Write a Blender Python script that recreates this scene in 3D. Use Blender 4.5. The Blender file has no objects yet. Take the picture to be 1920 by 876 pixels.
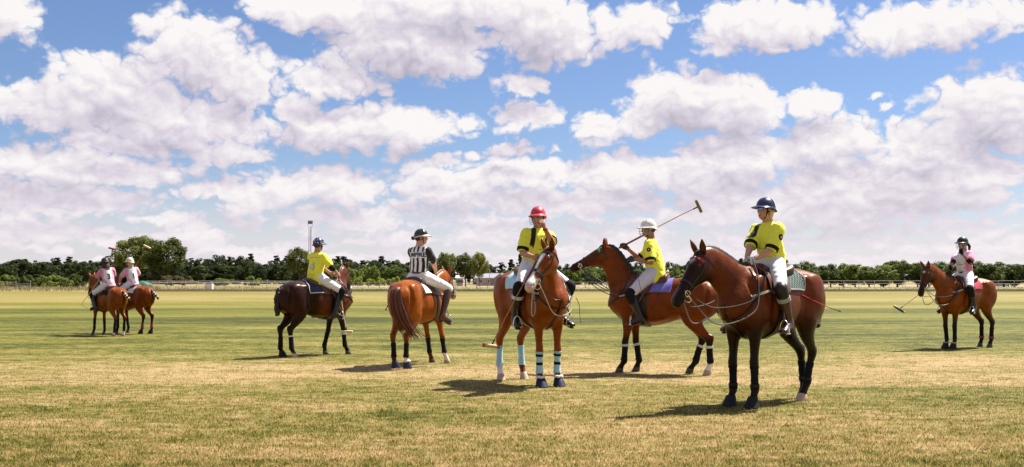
import bpy, bmesh, math, random
import numpy as np
import openvdb as vdb
from mathutils import Vector, Matrix
from mathutils.bvhtree import BVHTree

random.seed(7)
RNG = np.random.default_rng(11)
SC = bpy.context.scene
COL = SC.collection

# ------------------------------------------------------------------ camera
CAM_H, LENS, TILT = 1.45, 37.5, math.radians(2.52)
FPX = LENS / 36.0 * 1920.0                      # focal length in photograph pixels
cam_data = bpy.data.cameras.new('camera')
cam_data.lens = LENS
cam_data.sensor_width = 36.0
cam_data.clip_start, cam_data.clip_end = 0.1, 20000.0
cam = bpy.data.objects.new('camera', cam_data)
COL.objects.link(cam)
cam.location = (0, 0, CAM_H)
cam.rotation_euler = (math.pi / 2 + TILT, 0, 0)
SC.camera = cam

# ------------------------------------------------------------------ light
SUN_AZ, SUN_EL = math.radians(55), math.radians(56)   # azimuth from +Y towards +X
sun_dir = Vector((math.sin(SUN_AZ) * math.cos(SUN_EL), math.cos(SUN_AZ) * math.cos(SUN_EL), math.sin(SUN_EL)))
sun_data = bpy.data.lights.new('sun', 'SUN')
sun_data.energy = 5.0
sun_data.angle = math.radians(0.53)
sun_data.color = (1.0, 0.95, 0.86)
sun = bpy.data.objects.new('sun', sun_data)
COL.objects.link(sun)
sun.location = sun_dir * 60
sun.rotation_euler = (-sun_dir).to_track_quat('-Z', 'Y').to_euler()

SC.view_settings.view_transform = 'Standard'
SC.view_settings.look = 'None'
SC.view_settings.exposure = 1.25
SC.view_settings.gamma = 1.0
SC.view_settings.use_curve_mapping = False
SC.cycles.max_bounces = 6
SC.cycles.diffuse_bounces = 2
SC.cycles.glossy_bounces = 2
SC.cycles.transparent_max_bounces = 8
SC.cycles.use_denoising = True


def at(px, py, Y):
    """World point on the sight line of a photograph pixel at distance Y."""
    a, b = (px - 960.0) / FPX, (438.0 - py) / FPX
    ct, st = math.cos(TILT), math.sin(TILT)
    d = Vector((a, ct - b * st, st + b * ct))
    return Vector((0, 0, CAM_H)) + d * (Y / d.y)


def azel(px, py):
    d = (at(px, py, 1.0) - Vector((0, 0, CAM_H))).normalized()
    return math.atan2(d.x, d.y), math.asin(d.z)


# ------------------------------------------------------------------ node helpers
class NT:
    def __init__(self, tree):
        self.t = tree

    def node(self, kind, **kw):
        n = self.t.nodes.new(kind)
        for k, v in kw.items():
            setattr(n, k, v)
        return n

    def put(self, sock, v):
        if isinstance(v, bpy.types.NodeSocket):
            self.t.links.new(v, sock)
        elif isinstance(v, (tuple, list)) and sock.type == 'RGBA' and len(v) == 3:
            sock.default_value = (*v, 1)
        else:
            sock.default_value = v

    def m(self, op, a, b=None, c=None, clamp=False):
        n = self.node('ShaderNodeMath', operation=op)
        n.use_clamp = clamp
        for i, v in enumerate((a, b, c)):
            if v is not None:
                self.put(n.inputs[i], v)
        return n.outputs[0]

    def v(self, op, a, b=None, c=None):
        n = self.node('ShaderNodeVectorMath', operation=op)
        self.put(n.inputs[0], a)
        if op == 'SCALE':
            self.put(n.inputs[3], b)
        else:
            if b is not None:
                self.put(n.inputs[1], b)
            if c is not None:
                self.put(n.inputs[2], c)
        return n.outputs[1] if op in ('LENGTH', 'DOT_PRODUCT', 'DISTANCE') else n.outputs[0]

    def noise(self, vec, scale, detail=4, rough=0.5, dim='3D', w=None, dist=0.0):
        n = self.node('ShaderNodeTexNoise', noise_dimensions=dim)
        if vec is not None:
            self.put(n.inputs['Vector'], vec)
        n.inputs['Scale'].default_value = scale
        n.inputs['Detail'].default_value = detail
        n.inputs['Roughness'].default_value = rough
        n.inputs['Distortion'].default_value = dist
        if w is not None:
            n.inputs['W'].default_value = w
        return n.outputs['Fac']

    def ramp(self, x, lo, hi, a=0.0, b=1.0, smooth=True):
        n = self.node('ShaderNodeMapRange', interpolation_type='SMOOTHSTEP' if smooth else 'LINEAR')
        self.put(n.inputs[0], x)
        for i, v in zip((1, 2, 3, 4), (lo, hi, a, b)):
            self.put(n.inputs[i], v)
        return n.outputs[0]

    def mix(self, f, a, b, mode='MIX'):
        n = self.node('ShaderNodeMix', data_type='RGBA', blend_type=mode)
        self.put(n.inputs[0], f)
        self.put(n.inputs[6], a)
        self.put(n.inputs[7], b)
        return n.outputs[2]

    def xyz(self, v):
        n = self.node('ShaderNodeSeparateXYZ')
        self.put(n.inputs[0], v)
        return n.outputs

    def comb(self, x, y, z):
        n = self.node('ShaderNodeCombineXYZ')
        for i, v in enumerate((x, y, z)):
            self.put(n.inputs[i], v)
        return n.outputs[0]


# ------------------------------------------------------------------ sky with cumulus
CLOUDS = [  # centre x, y, half width, half height in degrees-of-view units of the photograph, plus weight
    (20, 25, 62, 52, 1), (370, 105, 150, 85, 1), (215, 165, 150, 80, 1), (70, 195, 130, 55, 1),
    (320, 225, 230, 62, 1), (455, 150, 75, 70, 1), (640, 238, 190, 60, 1.1), (560, 205, 70, 50, 1.1),
    (790, 228, 120, 38, 1), (230, 270, 150, 30, 1), (400, 285, 120, 24, .9),
    (600, 20, 175, 48, 1.2), (770, 85, 190, 75, 1.3), (1010, 55, 140, 78, 1.25), (620, 150, 105, 40, 1), (860, 10, 260, 60, 1.2),
    (1175, 45, 105, 52, .9), (985, 160, 66, 30, .85), (990, 222, 82, 32, .9), (720, 160, 22, 12, .7),
    (1440, 40, 150, 52, 1), (1350, 75, 62, 42, .95), (1780, 42, 195, 50, 1.05), (1460, 88, 36, 10, .6),
    (1300, 190, 145, 72, 1.25), (1215, 222, 90, 45, 1.1), (1395, 205, 85, 62, 1.15), (1520, 195, 75, 36, .95), (1120, 240, 48, 40, .8),
    (1870, 215, 140, 95, 1.2), (1760, 268, 130, 55, 1.1), (1640, 183, 16, 8, .6), (1665, 205, 18, 9, .6),
    (1570, 268, 130, 58, 1.1), (1400, 285, 220, 42, 1), (990, 322, 190, 38, 1), (1250, 325, 280, 50, 1.1), (1700, 330, 280, 60, 1.1),
    (1040, 275, 22, 10, .6), (960, 275, 70, 16, .7), (830, 300, 60, 20, .8),
    (100, 310, 230, 48, 1.05), (250, 320, 130, 34, 1), (610, 345, 175, 44, 1.05), (850, 345, 150, 40, 1), (450, 365, 160, 28, .95),
    (120, 375, 240, 32, 1), (1550, 375, 380, 48, 1.1), (1050, 378, 300, 34, 1)]

world = bpy.data.worlds.new('World')
SC.world = world
world.use_nodes = True
world.node_tree.nodes.clear()


def group(name, outs):
    g = bpy.data.node_groups.new(name, 'ShaderNodeTree')
    g.interface.new_socket('P', in_out='INPUT', socket_type='NodeSocketVector')
    for o in outs:
        g.interface.new_socket(o, in_out='OUTPUT', socket_type='NodeSocketFloat')
    N = NT(g)
    return g, N, N.node('NodeGroupInput').outputs[0], N.node('NodeGroupOutput').inputs


def cloud_mask_group():
    """(warped azimuth, elevation) -> where the heaps of cloud stand."""
    g, N, P, O = group('cloud_heaps', ['M'])
    acc = None
    for cx, cy, rx, ry, wt in CLOUDS:
        a, e = azel(cx, cy)
        d = N.v('MULTIPLY_ADD', P, (FPX / rx, FPX / ry, 0), (-a * FPX / rx, -e * FPX / ry, 0))
        val = N.m('MULTIPLY_ADD', N.v('LENGTH', d), -wt, wt)
        acc = val if acc is None else N.m('MAXIMUM', acc, val)
    X = N.xyz(P)
    # beyond the frame the same kind of sky goes on
    outside = N.m('MAXIMUM', N.ramp(N.m('ABSOLUTE', X[0]), 0.47, 0.60), N.ramp(X[1], 0.275, 0.36))
    generic = N.m('MULTIPLY_ADD', N.noise(N.v('MULTIPLY', P, (1, 1.7, 1)), 6.5, 2, 0.5), 5.0, -2.45)
    acc = N.m('ADD', N.m('MULTIPLY', acc, N.m('SUBTRACT', 1.0, outside)), N.m('MULTIPLY', generic, outside))
    # towards the horizon the heaps crowd into rows, smaller the farther they are
    lg = N.m('LOGARITHM', N.m('ADD', N.m('MAXIMUM', X[1], 0.0), 0.022), math.e)
    rows = N.noise(N.comb(N.m('MULTIPLY', X[0], 15.0), N.m('MULTIPLY', lg, 4.2), 0.0), 1.0, 2, 0.5)
    deck = N.m('MULTIPLY_ADD', N.m('SUBTRACT', rows, 0.5), 2.2, N.ramp(X[1], 0.14, 0.02, -0.10, 0.30))
    deck = N.m('MULTIPLY_ADD', N.ramp(X[1], 0.115, 0.15), -1.2, deck)
    N.put(O[0], N.m('MAXIMUM', acc, deck))
    return g


def cloud_billow_group():
    g, N, P, O = group('cloud_billows', ['B'])
    X = N.xyz(P)
    # flatter and smaller towards the horizon
    yy = N.m('ADD', X[1], N.m('MULTIPLY', N.m('LOGARITHM', N.m('MULTIPLY_ADD', N.m('MAXIMUM', X[1], 0.0), 50.0, 1.0), math.e), 0.045))
    Q = N.comb(X[0], yy, 0.0)
    n1 = N.noise(Q, 17, 3, 0.5)
    n2 = N.noise(Q, 40, 4, 0.48, dist=0.12)
    # rounded puffs: ridges turned inside out
    bill = N.m('POWER', N.m('ABSOLUTE', N.m('MULTIPLY_ADD', n2, 2.0, -1.0)), 0.8)
    N.put(O[0], N.m('MULTIPLY_ADD', N.m('SUBTRACT', n1, 0.5), 1.5, N.m('MULTIPLY_ADD', bill, 1.15, -0.30)))
    return g


def build_world():
    N = NT(world.node_tree)
    tc = N.node('ShaderNodeTexCoord')
    d = N.v('NORMALIZE', tc.outputs['Generated'])
    X = N.xyz(d)
    az = N.m('ARCTAN2', X[0], X[1])
    el = N.m('ARCSINE', X[2])
    P = N.comb(az, el, 0.0)
    w1 = N.node('ShaderNodeTexNoise', noise_dimensions='3D')
    N.put(w1.inputs['Vector'], P)
    w1.inputs['Scale'].default_value = 24
    w1.inputs['Detail'].default_value = 4
    w1.inputs['Roughness'].default_value = 0.6
    warp = N.v('MULTIPLY', N.v('SUBTRACT', w1.outputs['Color'], (0.5, 0.5, 0.5)), (0.045, 0.032, 0))
    gm, gb = cloud_mask_group(), cloud_billow_group()

    def use(g, p):
        n = N.node('ShaderNodeGroup')
        n.node_tree = g
        N.put(n.inputs[0], p)
        return n.outputs[0]
    W = N.v('ADD', P, warp)
    P = N.v('MULTIPLY_ADD', warp, (0.3, 0.3, 0), P)
    M0, M2 = use(gm, W), use(gm, N.v('ADD', W, (0.008, 0.026, 0)))
    B0, B1, B2 = use(gb, P), use(gb, N.v('ADD', P, (0.003, 0.006, 0))), use(gb, N.v('ADD', P, (0.010, 0.020, 0)))
    D0 = N.m('ADD', N.m('MULTIPLY_ADD', M0, 1.30, 0.20), B0)
    alpha = N.ramp(D0, 0.10, 0.58)
    relief = N.m('SUBTRACT', B0, B1)                       # sunlit rims of the puffs
    body = N.m('SUBTRACT', B0, B2)
    heap = N.m('SUBTRACT', M0, M2)                         # sunny crown, shaded flat base of a heap
    lit = N.m('MULTIPLY_ADD', relief, 0.36, 0.66)
    lit = N.m('MULTIPLY_ADD', body, 0.26, lit)
    lit = N.m('MULTIPLY_ADD', heap, 0.72, lit)
    lit = N.m('SUBTRACT', lit, N.m('MULTIPLY', N.ramp(M0, 0.30, 1.1), 0.36))
    lit = N.m('MINIMUM', N.m('MAXIMUM', lit, 0.0), 1.0)
    cr = N.node('ShaderNodeValToRGB')
    e = cr.color_ramp.elements
    e[0].position, e[0].color = 0.0, (4.2, 3.95, 4.75, 1)
    e[1].position, e[1].color = 1.0, (8.1, 7.85, 7.8, 1)
    e.new(0.5).color = (6.1, 5.62, 6.4, 1)
    N.put(cr.inputs[0], lit)
    sky = N.node('ShaderNodeTexSky', sky_type='NISHITA')
    sky.sun_disc = False
    sky.sun_elevation = SUN_EL
    sky.sun_rotation = SUN_AZ
    sky.air_density = 1.0
    sky.dust_density = 0.4
    sky.ozone_density = 3.5
    blue = N.mix(1.0, sky.outputs[0], (0.78, 0.82, 0.98), 'MULTIPLY')
    col = N.mix(alpha, blue, cr.outputs[0])
    # warm pale mist in the lowest degrees
    mist = N.ramp(el, 0.12, 0.0, 0.0, 0.66)
    col = N.mix(mist, col, (7.5, 6.95, 7.25))
    below = N.ramp(el, -0.002, -0.02)
    col = N.mix(below, col, (1.0, 0.9, 0.4))
    bg = N.node('ShaderNodeBackground')
    N.put(bg.inputs[0], col)
    bg.inputs[1].default_value = 0.05
    out = N.node('ShaderNodeOutputWorld')
    N.t.links.new(bg.outputs[0], out.inputs[0])


build_world()
world.cycles.sampling_method = 'MANUAL'
world.cycles.sample_map_resolution = 512

# ------------------------------------------------------------------ scene objects
def tag(o, label=None, cat=None, group=None, kind=None):
    for k, v in (('label', label), ('category', cat), ('group', group), ('kind', kind)):
        if v:
            o[k] = v
    return o


def empty(name, loc=(0, 0, 0), rz=0.0, scale=1.0, parent=None):
    o = bpy.data.objects.new(name, None)
    o.empty_display_size = 0.2
    COL.objects.link(o)
    o.location, o.rotation_euler, o.scale = loc, (0, 0, rz), (scale,) * 3
    o.parent = parent
    return o


def link(name, mesh, parent=None):
    o = bpy.data.objects.new(name, mesh)
    COL.objects.link(o)
    o.parent = parent
    return o


def children(o):
    return [c for c in bpy.data.objects if c.parent is o]


class G:
    """Collects closed shapes, then becomes one mesh object."""
    def __init__(self):
        self.v, self.f, self.mi = [], [], []

    def add(self, verts, faces, mi=0):
        n = len(self.v)
        self.v.extend([tuple(p) for p in verts])
        self.f.extend([tuple(i + n for i in f) for f in faces])
        self.mi.extend([mi] * len(faces))
        return self

    def box(self, c, size, R=None, mi=0):
        c = Vector(c)
        vs = []
        for x in (-.5, .5):
            for y in (-.5, .5):
                for z in (-.5, .5):
                    p = Vector((x * size[0], y * size[1], z * size[2]))
                    vs.append(c + (R @ p if R is not None else p))
        return self.add(vs, [(0, 1, 3, 2), (4, 6, 7, 5), (0, 4, 5, 1), (2, 3, 7, 6), (0, 2, 6, 4), (1, 5, 7, 3)], mi)

    def loft(self, rings, caps=True, closed=False, mi=0):
        n = len(rings[0])
        vs = [p for r in rings for p in r]
        fs = []
        m = len(rings)
        for i in range(m if closed else m - 1):
            for j in range(n):
                a, b = i * n + j, i * n + (j + 1) % n
                c, d = ((i + 1) % m) * n + (j + 1) % n, ((i + 1) % m) * n + j
                fs.append((a, b, c, d))
        if caps and not closed:
            fs.append(tuple(reversed(range(n))))
            fs.append(tuple(range((m - 1) * n, m * n)))
        return self.add(vs, fs, mi)

    def tube(self, pts, r, n=8, r2=None, side=None, caps=True, mi=0, closed=False):
        """Round (or elliptical: r2 is the radius across `side`) tube along points; r a number or a list."""
        pts = [Vector(p) for p in pts]
        m = len(pts)
        rs = r if isinstance(r, (list, tuple)) else [r] * m
        r2s = rs if r2 is None else (r2 if isinstance(r2, (list, tuple)) else [r2] * m)
        rings, ref = [], None
        for i, p in enumerate(pts):
            a = pts[(i - 1) % m if closed else max(i - 1, 0)]
            b = pts[(i + 1) % m if closed else min(i + 1, m - 1)]
            t = (b - a).normalized() if (b - a).length > 1e-9 else Vector((0, 0, 1))
            if side is not None:
                s = Vector(side) - t * Vector(side).dot(t)
            elif ref is None:
                s = t.orthogonal()
            else:
                s = ref - t * ref.dot(t)
            s = s.normalized() if s.length > 1e-6 else t.orthogonal().normalized()
            ref = s
            u = t.cross(s)
            rings.append([p + s * (r2s[i] * math.cos(q)) + u * (rs[i] * math.sin(q))
                          for q in (2 * math.pi * k / n for k in range(n))])
        return self.loft(rings, caps, closed, mi)

    def ball(self, c, r, R=None, seg=12, rings=8, mi=0):
        c = Vector(c)
        r = r if isinstance(r, (tuple, list)) else (r, r, r)
        vs = [Vector((0, 0, -1))]
        for i in range(1, rings):
            z = -math.cos(math.pi * i / rings)
            q = math.sqrt(max(0, 1 - z * z))
            vs += [Vector((q * math.cos(2 * math.pi * j / seg), q * math.sin(2 * math.pi * j / seg), z)) for j in range(seg)]
        vs.append(Vector((0, 0, 1)))
        fs = [(0, 1 + (j + 1) % seg, 1 + j) for j in range(seg)]
        for i in range(rings - 2):
            for j in range(seg):
                a, b = 1 + i * seg + j, 1 + i * seg + (j + 1) % seg
                fs.append((a, b, b + seg, a + seg))
        L = len(vs) - 1
        fs += [(L, 1 + (rings - 2) * seg + j, 1 + (rings - 2) * seg + (j + 1) % seg) for j in range(seg)]
        vs = [Vector((p.x * r[0], p.y * r[1], p.z * r[2])) for p in vs]
        return self.add([c + (R @ p if R is not None else p) for p in vs], fs, mi)

    def build(self, name, mats, parent=None, smooth=True, recalc=True):
        me = bpy.data.meshes.new(name)
        me.from_pydata(self.v, [], self.f)
        for m in (mats if isinstance(mats, (list, tuple)) else [mats]):
            me.materials.append(m)
        if len(set(self.mi)) > 1:
            me.polygons.foreach_set('material_index', self.mi)
        if recalc:
            bm = bmesh.new()
            bm.from_mesh(me)
            bmesh.ops.recalc_face_normals(bm, faces=bm.faces)
            bm.to_mesh(me)
            bm.free()
        me.polygons.foreach_set('use_smooth', [smooth] * len(me.polygons))
        if smooth:
            me.set_sharp_from_angle(angle=math.radians(50))
        return link(name, me, parent)


def catmull(pts, sub):
    """Smooth curve through numpy rows (positions with any extra columns)."""
    P = np.asarray(pts, float)
    if len(P) < 3:
        t = np.linspace(0, 1, sub * (len(P) - 1) + 1)[:, None]
        return P[0] * (1 - t) + P[-1] * t
    Q = np.vstack([2 * P[0] - P[1], P, 2 * P[-1] - P[-2]])
    out = []
    for i in range(1, len(Q) - 2):
        for k in range(sub):
            t = k / sub
            a, b, c, d = Q[i - 1], Q[i], Q[i + 1], Q[i + 2]
            out.append(0.5 * (2 * b + (c - a) * t + (2 * a - 5 * b + 4 * c - d) * t * t + (3 * b - a - 3 * c + d) * t ** 3))
    out.append(P[-1])
    return np.array(out)


# ------------------------------------------------------------------ solid modelling on a distance grid
class Field:
    """Smooth unions of tapered elliptical limbs and ellipsoids, meshed into one continuous surface."""
    def __init__(self, lo, hi, h):
        self.h, self.lo = h, np.array(lo, np.float32)
        self.n = np.ceil((np.array(hi) - np.array(lo)) / h).astype(int) + 1
        self.D = np.full(self.n, 0.5, np.float32)

    def _region(self, lo, hi, pad):
        a = np.clip(np.floor((np.array(lo) - pad - self.lo) / self.h).astype(int), 0, self.n)
        b = np.clip(np.ceil((np.array(hi) + pad - self.lo) / self.h).astype(int) + 1, 0, self.n)
        if np.any(b <= a):
            return None
        ax = [self.lo[i] + self.h * np.arange(a[i], b[i], dtype=np.float32) for i in range(3)]
        X, Y, Z = ax[0][:, None, None], ax[1][None, :, None], ax[2][None, None, :]
        return (slice(a[0], b[0]), slice(a[1], b[1]), slice(a[2], b[2])), X, Y, Z

    def _merge(self, sl, d, k, sub=False):
        D = self.D[sl]
        if sub:
            d = -d
            if k > 0:
                hh = np.clip(0.5 - 0.5 * (d - D) / k, 0, 1)
                self.D[sl] = d * (1 - hh) + D * hh + 0 * D if False else np.maximum(D, d) + np.maximum(k - np.abs(D - d), 0) ** 2 / (4 * k)
            else:
                self.D[sl] = np.maximum(D, d)
            return
        if k > 0:
            self.D[sl] = np.minimum(D, d) - np.maximum(k - np.abs(D - d), 0) ** 2 / (4 * k)
        else:
            self.D[sl] = np.minimum(D, d)

    def ell(self, c, r, k=0.03, R=None, sub=False):
        c, r = np.array(c, np.float32), np.array(r if hasattr(r, '__len__') else (r,) * 3, np.float32)
        m = float(r.max())
        reg = self._region(c - m, c + m, 2 * k + 3 * self.h)
        if reg is None:
            return self
        sl, X, Y, Z = reg
        X, Y, Z = X - c[0], Y - c[1], Z - c[2]
        if R is not None:
            M = np.array(R).T
            X, Y, Z = (M[i, 0] * X + M[i, 1] * Y + M[i, 2] * Z for i in range(3))
        q = np.sqrt((X / r[0]) ** 2 + (Y / r[1]) ** 2 + (Z / r[2]) ** 2)
        self._merge(sl, ((q - 1) * float(r.min())).astype(np.float32), k, sub)
        return self

    def chain(self, st, k=0.03, side=(0, 1, 0), sub=3, kin=None):
        """st rows: x, y, z, radius across `side`, radius in depth.  Consecutive rows are joined by tapered limbs."""
        S = catmull(st, sub) if sub > 1 else np.asarray(st, float)
        side = np.array(side, float)
        tmp = None
        pts, R = S[:, :3], S[:, 3:5]
        m = float(R.max())
        reg = self._region(pts.min(0) - m, pts.max(0) + m, 2 * k + 3 * self.h)
        if reg is None:
            return self
        sl0, X0, Y0, Z0 = reg
        acc = np.full(tuple(s.stop - s.start for s in sl0), 0.5, np.float32)
        for i in range(len(S) - 1):
            a, b = pts[i], pts[i + 1]
            L = np.linalg.norm(b - a)
            if L < 1e-6:
                continue
            t = (b - a) / L
            s = side - t * side.dot(t)
            s /= np.linalg.norm(s) + 1e-9
            u = np.cross(t, s)
            mm = float(max(R[i].max(), R[i + 1].max()))
            reg = self._region(np.minimum(a, b) - mm, np.maximum(a, b) + mm, 2 * k + 3 * self.h)
            if reg is None:
                continue
            sl, X, Y, Z = reg
            X, Y, Z = X - a[0], Y - a[1], Z - a[2]
            al = t[0] * X + t[1] * Y + t[2] * Z
            tt = np.clip(al / L, 0, 1)
            ex = al - tt * L
            rs = R[i, 0] + (R[i + 1, 0] - R[i, 0]) * tt
            ru = R[i, 1] + (R[i + 1, 1] - R[i, 1]) * tt
            ps = s[0] * X + s[1] * Y + s[2] * Z
            pu = u[0] * X + u[1] * Y + u[2] * Z
            mn = np.minimum(rs, ru)
            d = (np.sqrt((ps / rs) ** 2 + (pu / ru) ** 2 + (ex / mn) ** 2) - 1) * mn
            loc = tuple(slice(sl[j].start - sl0[j].start, sl[j].stop - sl0[j].start) for j in range(3))
            A = acc[loc]
            d = d.astype(np.float32)
            kk = 0.012 if kin is None else kin
            acc[loc] = np.minimum(A, d) - np.maximum(kk - np.abs(A - d), 0) ** 2 / (4 * kk)
        self._merge(sl0, acc, k)
        return self

    def mesh(self, iso=0.0, smooth=0):
        g = vdb.FloatGrid(0.5)
        g.transform = vdb.createLinearTransform(voxelSize=self.h)
        # keep only a band around the surface
        D = np.clip(self.D - iso, -0.5, 0.5)
        g.copyFromArray(np.ascontiguousarray(D))
        pts, quads = g.convertToQuads(0.0)
        V, Q = pts + self.lo, quads.astype(np.int64)
        a, b, c = V[Q[:, 0]], V[Q[:, 1]], V[Q[:, 2]]
        if np.einsum('ij,ij->i', a - V.mean(0), np.cross(b - a, c - a)).sum() < 0:      # faces look outwards
            Q = Q[:, ::-1]
        for i in range(smooth):                      # even out the joints between limb pieces without shrinking
            S, n = np.zeros_like(V), np.zeros(len(V), np.float32)
            for j in range(4):
                for k in (1, 3):
                    np.add.at(S, Q[:, j], V[Q[:, (j + k) % 4]])
                    np.add.at(n, Q[:, j], 1)
            V = V + (S / n[:, None] - V) * (.62 if i % 2 == 0 else -.55)
        return V, Q


def quad_mesh(name, V, Q):
    me = bpy.data.meshes.new(name)
    me.vertices.add(len(V))
    me.vertices.foreach_set('co', np.asarray(V, np.float32).ravel())
    me.loops.add(len(Q) * 4)
    me.loops.foreach_set('vertex_index', np.asarray(Q, np.int32).ravel())
    me.polygons.add(len(Q))
    me.polygons.foreach_set('loop_start', np.arange(0, len(Q) * 4, 4, dtype=np.int32))
    me.polygons.foreach_set('use_smooth', np.ones(len(Q), bool))
    me.update(calc_edges=True)
    return me


def set_color(me, name, C):
    a = me.attributes.new(name, 'FLOAT_COLOR', 'POINT')
    C = np.asarray(C, np.float32)
    if C.shape[1] == 3:
        C = np.hstack([C, np.ones((len(C), 1), np.float32)])
    a.data.foreach_set('color', C.ravel())


def set_vec(me, name, V):
    a = me.attributes.new(name, 'FLOAT_VECTOR', 'POINT')
    a.data.foreach_set('vector', np.asarray(V, np.float32).ravel())


def sstep(a, b, x):
    t = np.clip((np.asarray(x) - a) / (b - a), 0, 1)
    return t * t * (3 - 2 * t)


def vnoise(P, scale, seed=0):
    """Cheap smooth value noise in numpy, about -1..1."""
    P = np.asarray(P, np.float64) * scale + seed * 17.3
    I = np.floor(P).astype(np.int64)
    F = P - I
    F = F * F * (3 - 2 * F)
    out = 0
    for dx in (0, 1):
        for dy in (0, 1):
            for dz in (0, 1):
                h = (I[:, 0] + dx) * 374761393 + (I[:, 1] + dy) * 668265263 + (I[:, 2] + dz) * 2147483647 + seed * 144665
                h = (h ^ (h >> 13)) * 1274126177
                h = ((h ^ (h >> 16)) & 0xFFFF) / 32767.5 - 1
                w = (F[:, 0] if dx else 1 - F[:, 0]) * (F[:, 1] if dy else 1 - F[:, 1]) * (F[:, 2] if dz else 1 - F[:, 2])
                out = out + w * h
    return out


# ------------------------------------------------------------------ materials
MATS = {}


def mat(name, color, rough=0.6, metal=0.0, spec=0.4, var=0.12, scale=30.0, bump=0.0, bscale=120.0, sheen=0.0, coat=0.0, attr=None, trans=0.0):
    """Procedural material: a base colour broken up by noise, with fine relief."""
    if name in MATS:
        return MATS[name]
    m = bpy.data.materials.new(name)
    m.use_nodes = True
    N = NT(m.node_tree)
    b = m.node_tree.nodes['Principled BSDF']
    tc = N.node('ShaderNodeTexCoord').outputs['Object']
    base = N.node('ShaderNodeAttribute', attribute_name=attr).outputs['Color'] if attr else (*color, 1)
    f = N.noise(tc, scale, 5, 0.6)
    k = N.ramp(f, 0.25, 0.75, 1.0 - var, 1.0 + var, smooth=False)
    col = N.mix(1.0, base, N.comb(k, k, k), 'MULTIPLY')
    N.put(b.inputs['Base Color'], col)
    b.inputs['Roughness'].default_value = rough
    b.inputs['Metallic'].default_value = metal
    b.inputs['Specular IOR Level'].default_value = spec
    b.inputs['Sheen Weight'].default_value = sheen
    b.inputs['Coat Weight'].default_value = coat
    b.inputs['Coat Roughness'].default_value = 0.15
    b.inputs['Transmission Weight'].default_value = trans
    if bump:
        bn = N.node('ShaderNodeBump')
        bn.inputs['Strength'].default_value = bump
        bn.inputs['Distance'].default_value = 0.004
        N.put(bn.inputs['Height'], N.noise(tc, bscale, 4, 0.6))
        N.put(b.inputs['Normal'], bn.outputs[0])
    MATS[name] = m
    return m


def coat_material():
    """Short glossy horse hair; colour comes from the coat pattern of each animal."""
    m = bpy.data.materials.new('horse_coat')
    m.use_nodes = True
    N = NT(m.node_tree)
    b = m.node_tree.nodes['Principled BSDF']
    tc = N.node('ShaderNodeTexCoord').outputs['Object']
    base = N.node('ShaderNodeAttribute', attribute_name='coat').outputs['Color']
    f = N.noise(tc, 7, 4, 0.55)
    hair = N.noise(N.v('MULTIPLY', tc, (0.35, 1, 1)), 160, 3, 0.6)
    k = N.m('ADD', N.ramp(f, 0.3, 0.7, 0.74, 1.22, smooth=False), N.ramp(hair, 0.3, 0.7, -0.12, 0.12, smooth=False))
    N.put(b.inputs['Base Color'], N.mix(1.0, base, N.comb(k, k, k), 'MULTIPLY'))
    N.put(b.inputs['Roughness'], N.ramp(f, 0.3, 0.7, 0.28, 0.42, smooth=False))
    b.inputs['Specular IOR Level'].default_value = 0.21
    b.inputs['Coat Weight'].default_value = 0.04
    b.inputs['Coat Roughness'].default_value = 0.24
    b.inputs['Coat IOR'].default_value = 1.4
    b.inputs['Specular Tint'].default_value = (1.0, .62, .40, 1)
    bn = N.node('ShaderNodeBump')
    bn.inputs['Strength'].default_value = 0.5
    bn.inputs['Distance'].default_value = 0.014
    N.put(bn.inputs['Height'], N.m('ADD', N.noise(tc, 11, 4, 0.55), N.m('MULTIPLY', hair, 0.12)))
    N.put(b.inputs['Normal'], bn.outputs[0])
    return m


COAT = coat_material()
M_HOOF = mat('hoof_horn', (0.06, 0.045, 0.035), 0.55)
M_HOOF_PALE = mat('pale_hoof_horn', (0.45, 0.32, 0.24), 0.6)
M_EYE = mat('dark_eye', (0.012, 0.007, 0.005), 0.08, spec=0.7, var=0)
M_MANE = mat('black_hair', (0.012, 0.010, 0.009), 0.5, bump=0.6, bscale=200)
M_MANE_RED = mat('chestnut_hair', (0.105, 0.028, 0.008), 0.5, bump=0.6, bscale=200, var=.3)
M_LEATHER = mat('brown_leather', (0.085, 0.032, 0.014), 0.42, bump=0.2)
M_LEATHER_DK = mat('dark_leather', (0.011, 0.008, 0.007), 0.42, bump=0.2)
M_STEEL = mat('steel', (0.75, 0.74, 0.72), 0.22, metal=1.0, var=0.05)
M_BLACK = mat('black_cloth', (0.009, 0.009, 0.010), 0.8, spec=.15, bump=0.3)
M_WHITE = mat('white_cloth', (0.60, 0.59, 0.58), 0.8, bump=0.25, var=0.05)
M_ROPE = mat('rope', (0.42, 0.38, 0.32), 0.8, bump=0.5)
M_BELL_BLACK = mat('black_rubber', (.010, .0095, .0095), .6, spec=.25)
M_PRINT_WHITE = mat('white_print', (.56, .56, .55), .7)

# ------------------------------------------------------------------ the polo field
# mown strips lie across the view; how dry each one is (0 green .. 1 straw), by pixels below the horizon
STRIPS = [(0, .55), (20, .50), (25.5, .55), (27.5, .66), (39, .70), (41, .42), (46, .36), (47.5, .62), (52, .58), (53.5, .22), (61, .20), (63, .44), (69, .40), (71, .16), (80, .18),
          (84, .36), (96, .32), (112, .30), (128, .44), (146, .60), (164, .80), (186, .86), (200, .58), (235, .48), (262, .60), (300, .64), (350, .56)]


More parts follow.
